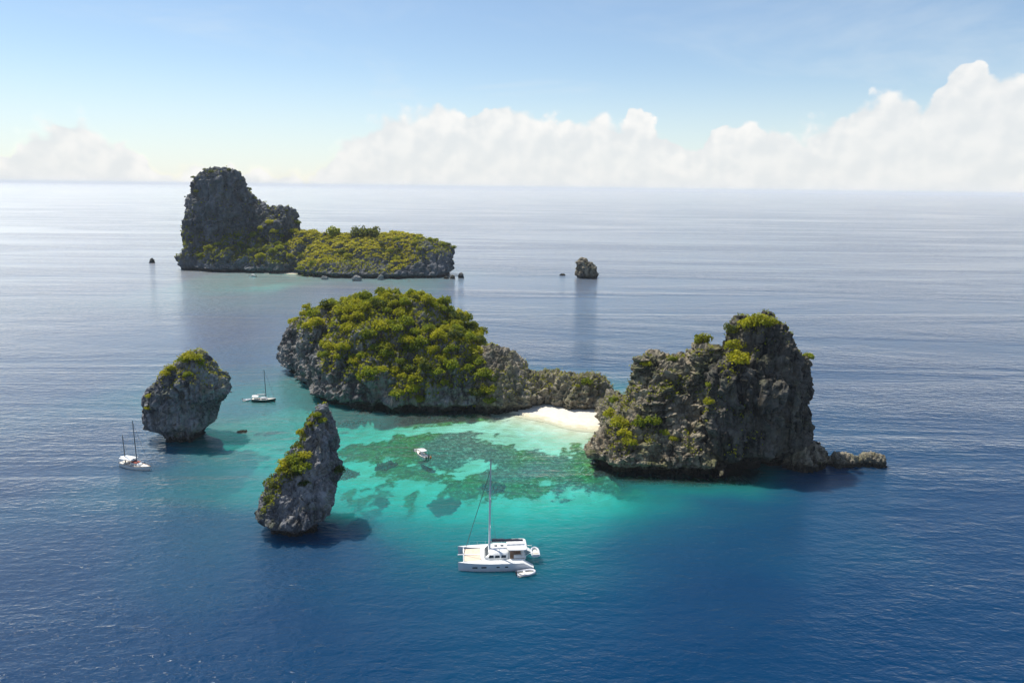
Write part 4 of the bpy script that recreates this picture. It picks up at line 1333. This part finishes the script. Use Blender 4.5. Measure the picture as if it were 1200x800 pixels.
def monohull(name, loc, rz, L, B, label, hullmat, masts, mastmat, stripe=None, awning=None, cabin_x=(-.12, .22), cat_='sailboat'):
    e = empty(name, loc, rz, label, cat_)
    R = hull_rings(L, B, .5, .85, 20, 1.9, .62, .32, 0, .07)
    h = MB().loft(R, True, True, False).build('hull', M[hullmat], e)
    v, f = deck_from(R, .06, .04)
    MB().add(v, f).build('deck', M['deck'], e)
    m = MB()
    for r in (0, -1):
        m.tube([Vector(q[r]) + Vector((0, 0, .03)) for q in R], .05, 5)
    m.build('gunwale', M['white'] if stripe is None else M[stripe], h)
    c = cabin(MB(), L * cabin_x[0], L * cabin_x[1], B * .30, .82, 1.45, .7, .16, .1, .06).build('cabin', M['white'], e)
    for s in (-1, 1):
        for k in range(3):
            x = L * cabin_x[0] + .5 + k * (L * (cabin_x[1] - cabin_x[0]) - 1.2) / 3
            MB().box(x, x + .5, s * (B * .285), s * (B * .285 + .03), 1.02, 1.24).build('window', M['glass'], c)
    MB().box(-L * .40, L * cabin_x[0] - .1, -B * .24, B * .24, .80, .87).build('cockpit_sole', M['teak'], e)
    for k, (mx, mh, br) in enumerate(masts):
        mo = MB().tube([(mx * L, 0, .8), (mx * L - .05, 0, mh * .5), (mx * L - .15, 0, mh)], [.13, .12, .07], 8).build('mast', M[mastmat], e)
        MB().tube([(mx * L, -.8, mh * .52), (mx * L, .8, mh * .52)], .035, 5).build('spreader', M[mastmat], mo)
        b = MB().tube([(mx * L - .1, 0, 2.1), (mx * L - br, 0, 2.2)], .07, 6).build('boom', M[mastmat], e)
        rg = []
        for q in range(8):
            x = mx * L - .2 - (br - .3) * q / 7
            a = .17 * (1 - .3 * q / 7)
            rg.append([(x, -a, 2.2), (x, -a * .6, 2.2 + a * 2), (x, a * .6, 2.2 + a * 2), (x, a, 2.2)])
        MB().loft(rg).build('furled_sail', M['canvas'], b)
        for s in (-1, 1):
            MB().tube([(mx * L - .2, s * B * .47, .9), (mx * L - .1, 0, mh * .97)], .012, 4).build('shroud', M['wire'], e)
    MB().tube([(L * .52, 0, 1.15), (masts[0][0] * L - .12, 0, masts[0][1] * .96)], .03, 5).build('forestay', M['wire'], e)
    MB().tube([(-L * .49, 0, 1.0), (masts[0][0] * L - .15, 0, masts[0][1])], .012, 4).build('backstay', M['wire'], e)
    m = MB()
    for s in (-1, 1):
        for k in range(6):
            q = R[3 + 3 * k][0 if s < 0 else -1]
            m.tube([Vector(q), Vector(q) + Vector((0, 0, .6))], .015, 4)
        m.tube([Vector(R[3 + 3 * k][0 if s < 0 else -1]) + Vector((0, 0, .6)) for k in range(6)], .01, 4)
    m.build('guardrail', M['alu'], e)
    if awning:
        x0, x1, z, mt = awning
        a = MB().loft([[(x0 * L, -B * .42, z), (x0 * L, 0, z + .22), (x0 * L, B * .42, z), (x0 * L, 0, z + .16)], [((x0 + x1) / 2 * L, -B * .45, z - .03), ((x0 + x1) / 2 * L, 0, z + .2), ((x0 + x1) / 2 * L, B * .45, z - .03), ((x0 + x1) / 2 * L, 0, z + .14)],
                       [(x1 * L, -B * .42, z), (x1 * L, 0, z + .22), (x1 * L, B * .42, z), (x1 * L, 0, z + .16)]], False).build('awning', M[mt], e)
        for xx in (x0, x1):
            for s in (-1, 1):
                MB().tube([(xx * L, s * B * .40, .85), (xx * L, s * B * .40, z + .02)], .03, 5).build('pole', M['alu'], a)
    MB().box(-L * .47, -L * .445, -.06, .06, -.5, 1.0).build('rudder', M['white'], e)
    return e


A, Bp = gr(147.5, 545.5), gr(171, 550)
kd = Bp - A
ketch = monohull('sailboat', ((A.x + Bp.x) / 2, (A.y + Bp.y) / 2, 0), math.atan2(kd.y, kd.x), 9.4, 3.0, 'pale two-masted ketch with a white awning anchored by the broad grey stack', 'canvas',
                 [(.06, 12.6, 3.6), (-.36, 8.2, 1.6)], 'dark_alu', 'teak', (-.44, -.02, 2.35, 'white'))
MB().box(-1.0, 1.2, -.75, .75, 1.52, 1.66, .1).build('canvas_cover', M['red'], ketch)
A, Bp = gr(297, 470.5), gr(320.5, 470)
monohull('sailboat', ((A.x + Bp.x) / 2, (A.y + Bp.y) / 2, 0), math.radians(2), 7.6, 2.5, 'single-masted white sailboat with dark green hull and towed dinghy', 'green_hull',
         [(.12, 11.0, 3.0)], 'dark_alu', None, (-.46, -.18, 1.9, 'canvas'))
p = gr(289, 469.5)
rib_boat((p.x, p.y, .05), math.radians(8), 2.6, 'small grey dinghy trailing behind the single-masted sailboat')


def motorboat(loc, rz, L, label, canopy=True):
    e = empty('motorboat', loc, rz, label, 'motorboat')
    B = L * .34
    R = hull_rings(L, B, .35, .75, 16, 2.0, .85, .2, 0, .08)
    h = MB().loft(R, True, True, False).build('hull', M['white'], e)
    v, f = deck_from(R, .12, .1)
    MB().add(v, f).build('deck', M['deck'], e)
    m = MB()
    for r in (0, -1):
        m.tube([Vector(q[r]) for q in R], .06, 5)
    m.build('rub_rail', M['black'], h)
    MB().box(-.3, .5, -.35, .35, .62, 1.35, .08).build('console', M['white'], e)
    MB().add([(.5, -B * .36, .7), (.5, B * .36, .7), (.15, B * .32, 1.3), (.15, -B * .32, 1.3), (.46, -B * .36, .7), (.46, B * .36, .7), (.11, B * .32, 1.3), (.11, -B * .32, 1.3)],
             [(0, 1, 2, 3), (7, 6, 5, 4), (0, 4, 5, 1), (3, 2, 6, 7), (0, 3, 7, 4), (1, 5, 6, 2)]).build('windscreen', M['glass'], e)
    MB().box(-L * .36, -L * .25, -B * .32, B * .32, .62, 1.0, .04).build('bench', M['canvas'], e)
    if canopy:
        c = MB().loft([rounded(-L * .3, L * .1, -B * .4, B * .4, 1.95, 20, 5), rounded(-L * .31, L * .11, -B * .41, B * .41, 2.02, 20, 5), rounded(-L * .27, L * .07, -B * .34, B * .34, 2.1, 20, 5)]).build('canopy', M['canvas'], e)
        for xx in (-L * .27, L * .07):
            for s in (-1, 1):
                MB().tube([(xx, s * B * .36, .7), (xx, s * B * .36, 1.98)], .03, 5).build('pole', M['alu'], c)
    for s in (-.35, .35):
        MB().box(-L * .56, -L * .5, s - .15, s + .15, .5, 1.05, .04).box(-L * .54, -L * .515, s - .05, s + .05, -.4, .5).build('outboard', M['black'], e)
    return e


A, Bp = gr(489, 531), gr(500, 538.5)
kd = A - Bp
motorboat(((A.x + Bp.x) / 2, (A.y + Bp.y) / 2, 0), math.atan2(kd.y, kd.x), 6.0, 'white canopied motorboat moored over the green reef')
p = gr(490.5, 528.5)
rib_boat((p.x, p.y, .05), math.radians(10), 2.6, 'small pale dinghy floating off the canopied motorboat bow', 'canvas')
p = gr(391.5, 524)
motorboat((p.x, p.y, 0), math.radians(-50), 4.6, 'small open white boat floating close beside the pointed stack', False)
p = gr(296, 324.5)
motorboat((p.x, p.y, 0), math.radians(160), 6.4, 'white boat anchored below the far headland')
p = gr(504, 536.8)
bu = empty('buoy', (p.x, p.y, -.1), 0, 'orange mooring buoy beside the canopied motorboat', 'buoy')
MB().loft([[(r_ * math.cos(a), r_ * math.sin(a), z) for a in [2 * math.pi * k / 10 for k in range(10)]] for z, r_ in ((-.15, .15), (.05, .38), (.3, .45), (.55, .36), (.72, .12))]).build('float', M['orange'], bu)
MB().tube([(0, 0, .7), (0, 0, 1.1)], .04, 6).build('ring_post', M['alu'], bu)

# ------------------------------------------------------------------ sea haze
hx0, hx1, hy0, hy1 = GX.min() - 200, GX.max() + 200, GY.min() - 200, GY.max() + 200
hz = MB().box(hx0, hx1, hy0, hy1, SZ.min() - 1.0, 92).build('haze', None)
hm = bpy.data.materials.new('sea_haze')
hm.use_nodes = True
t = NT(hm.node_tree)
pv = t.n('ShaderNodeVolumePrincipled', {'Color': (.95, .98, 1.0, 1), 'Density': 0.00005, 'Anisotropy': 0.0})
t.n('ShaderNodeOutputMaterial', {'Volume': pv.outputs[0]})
hz.data.materials.append(hm)
tag(hz, 'thin pale haze lying over the open sea', None, None, 'stuff')
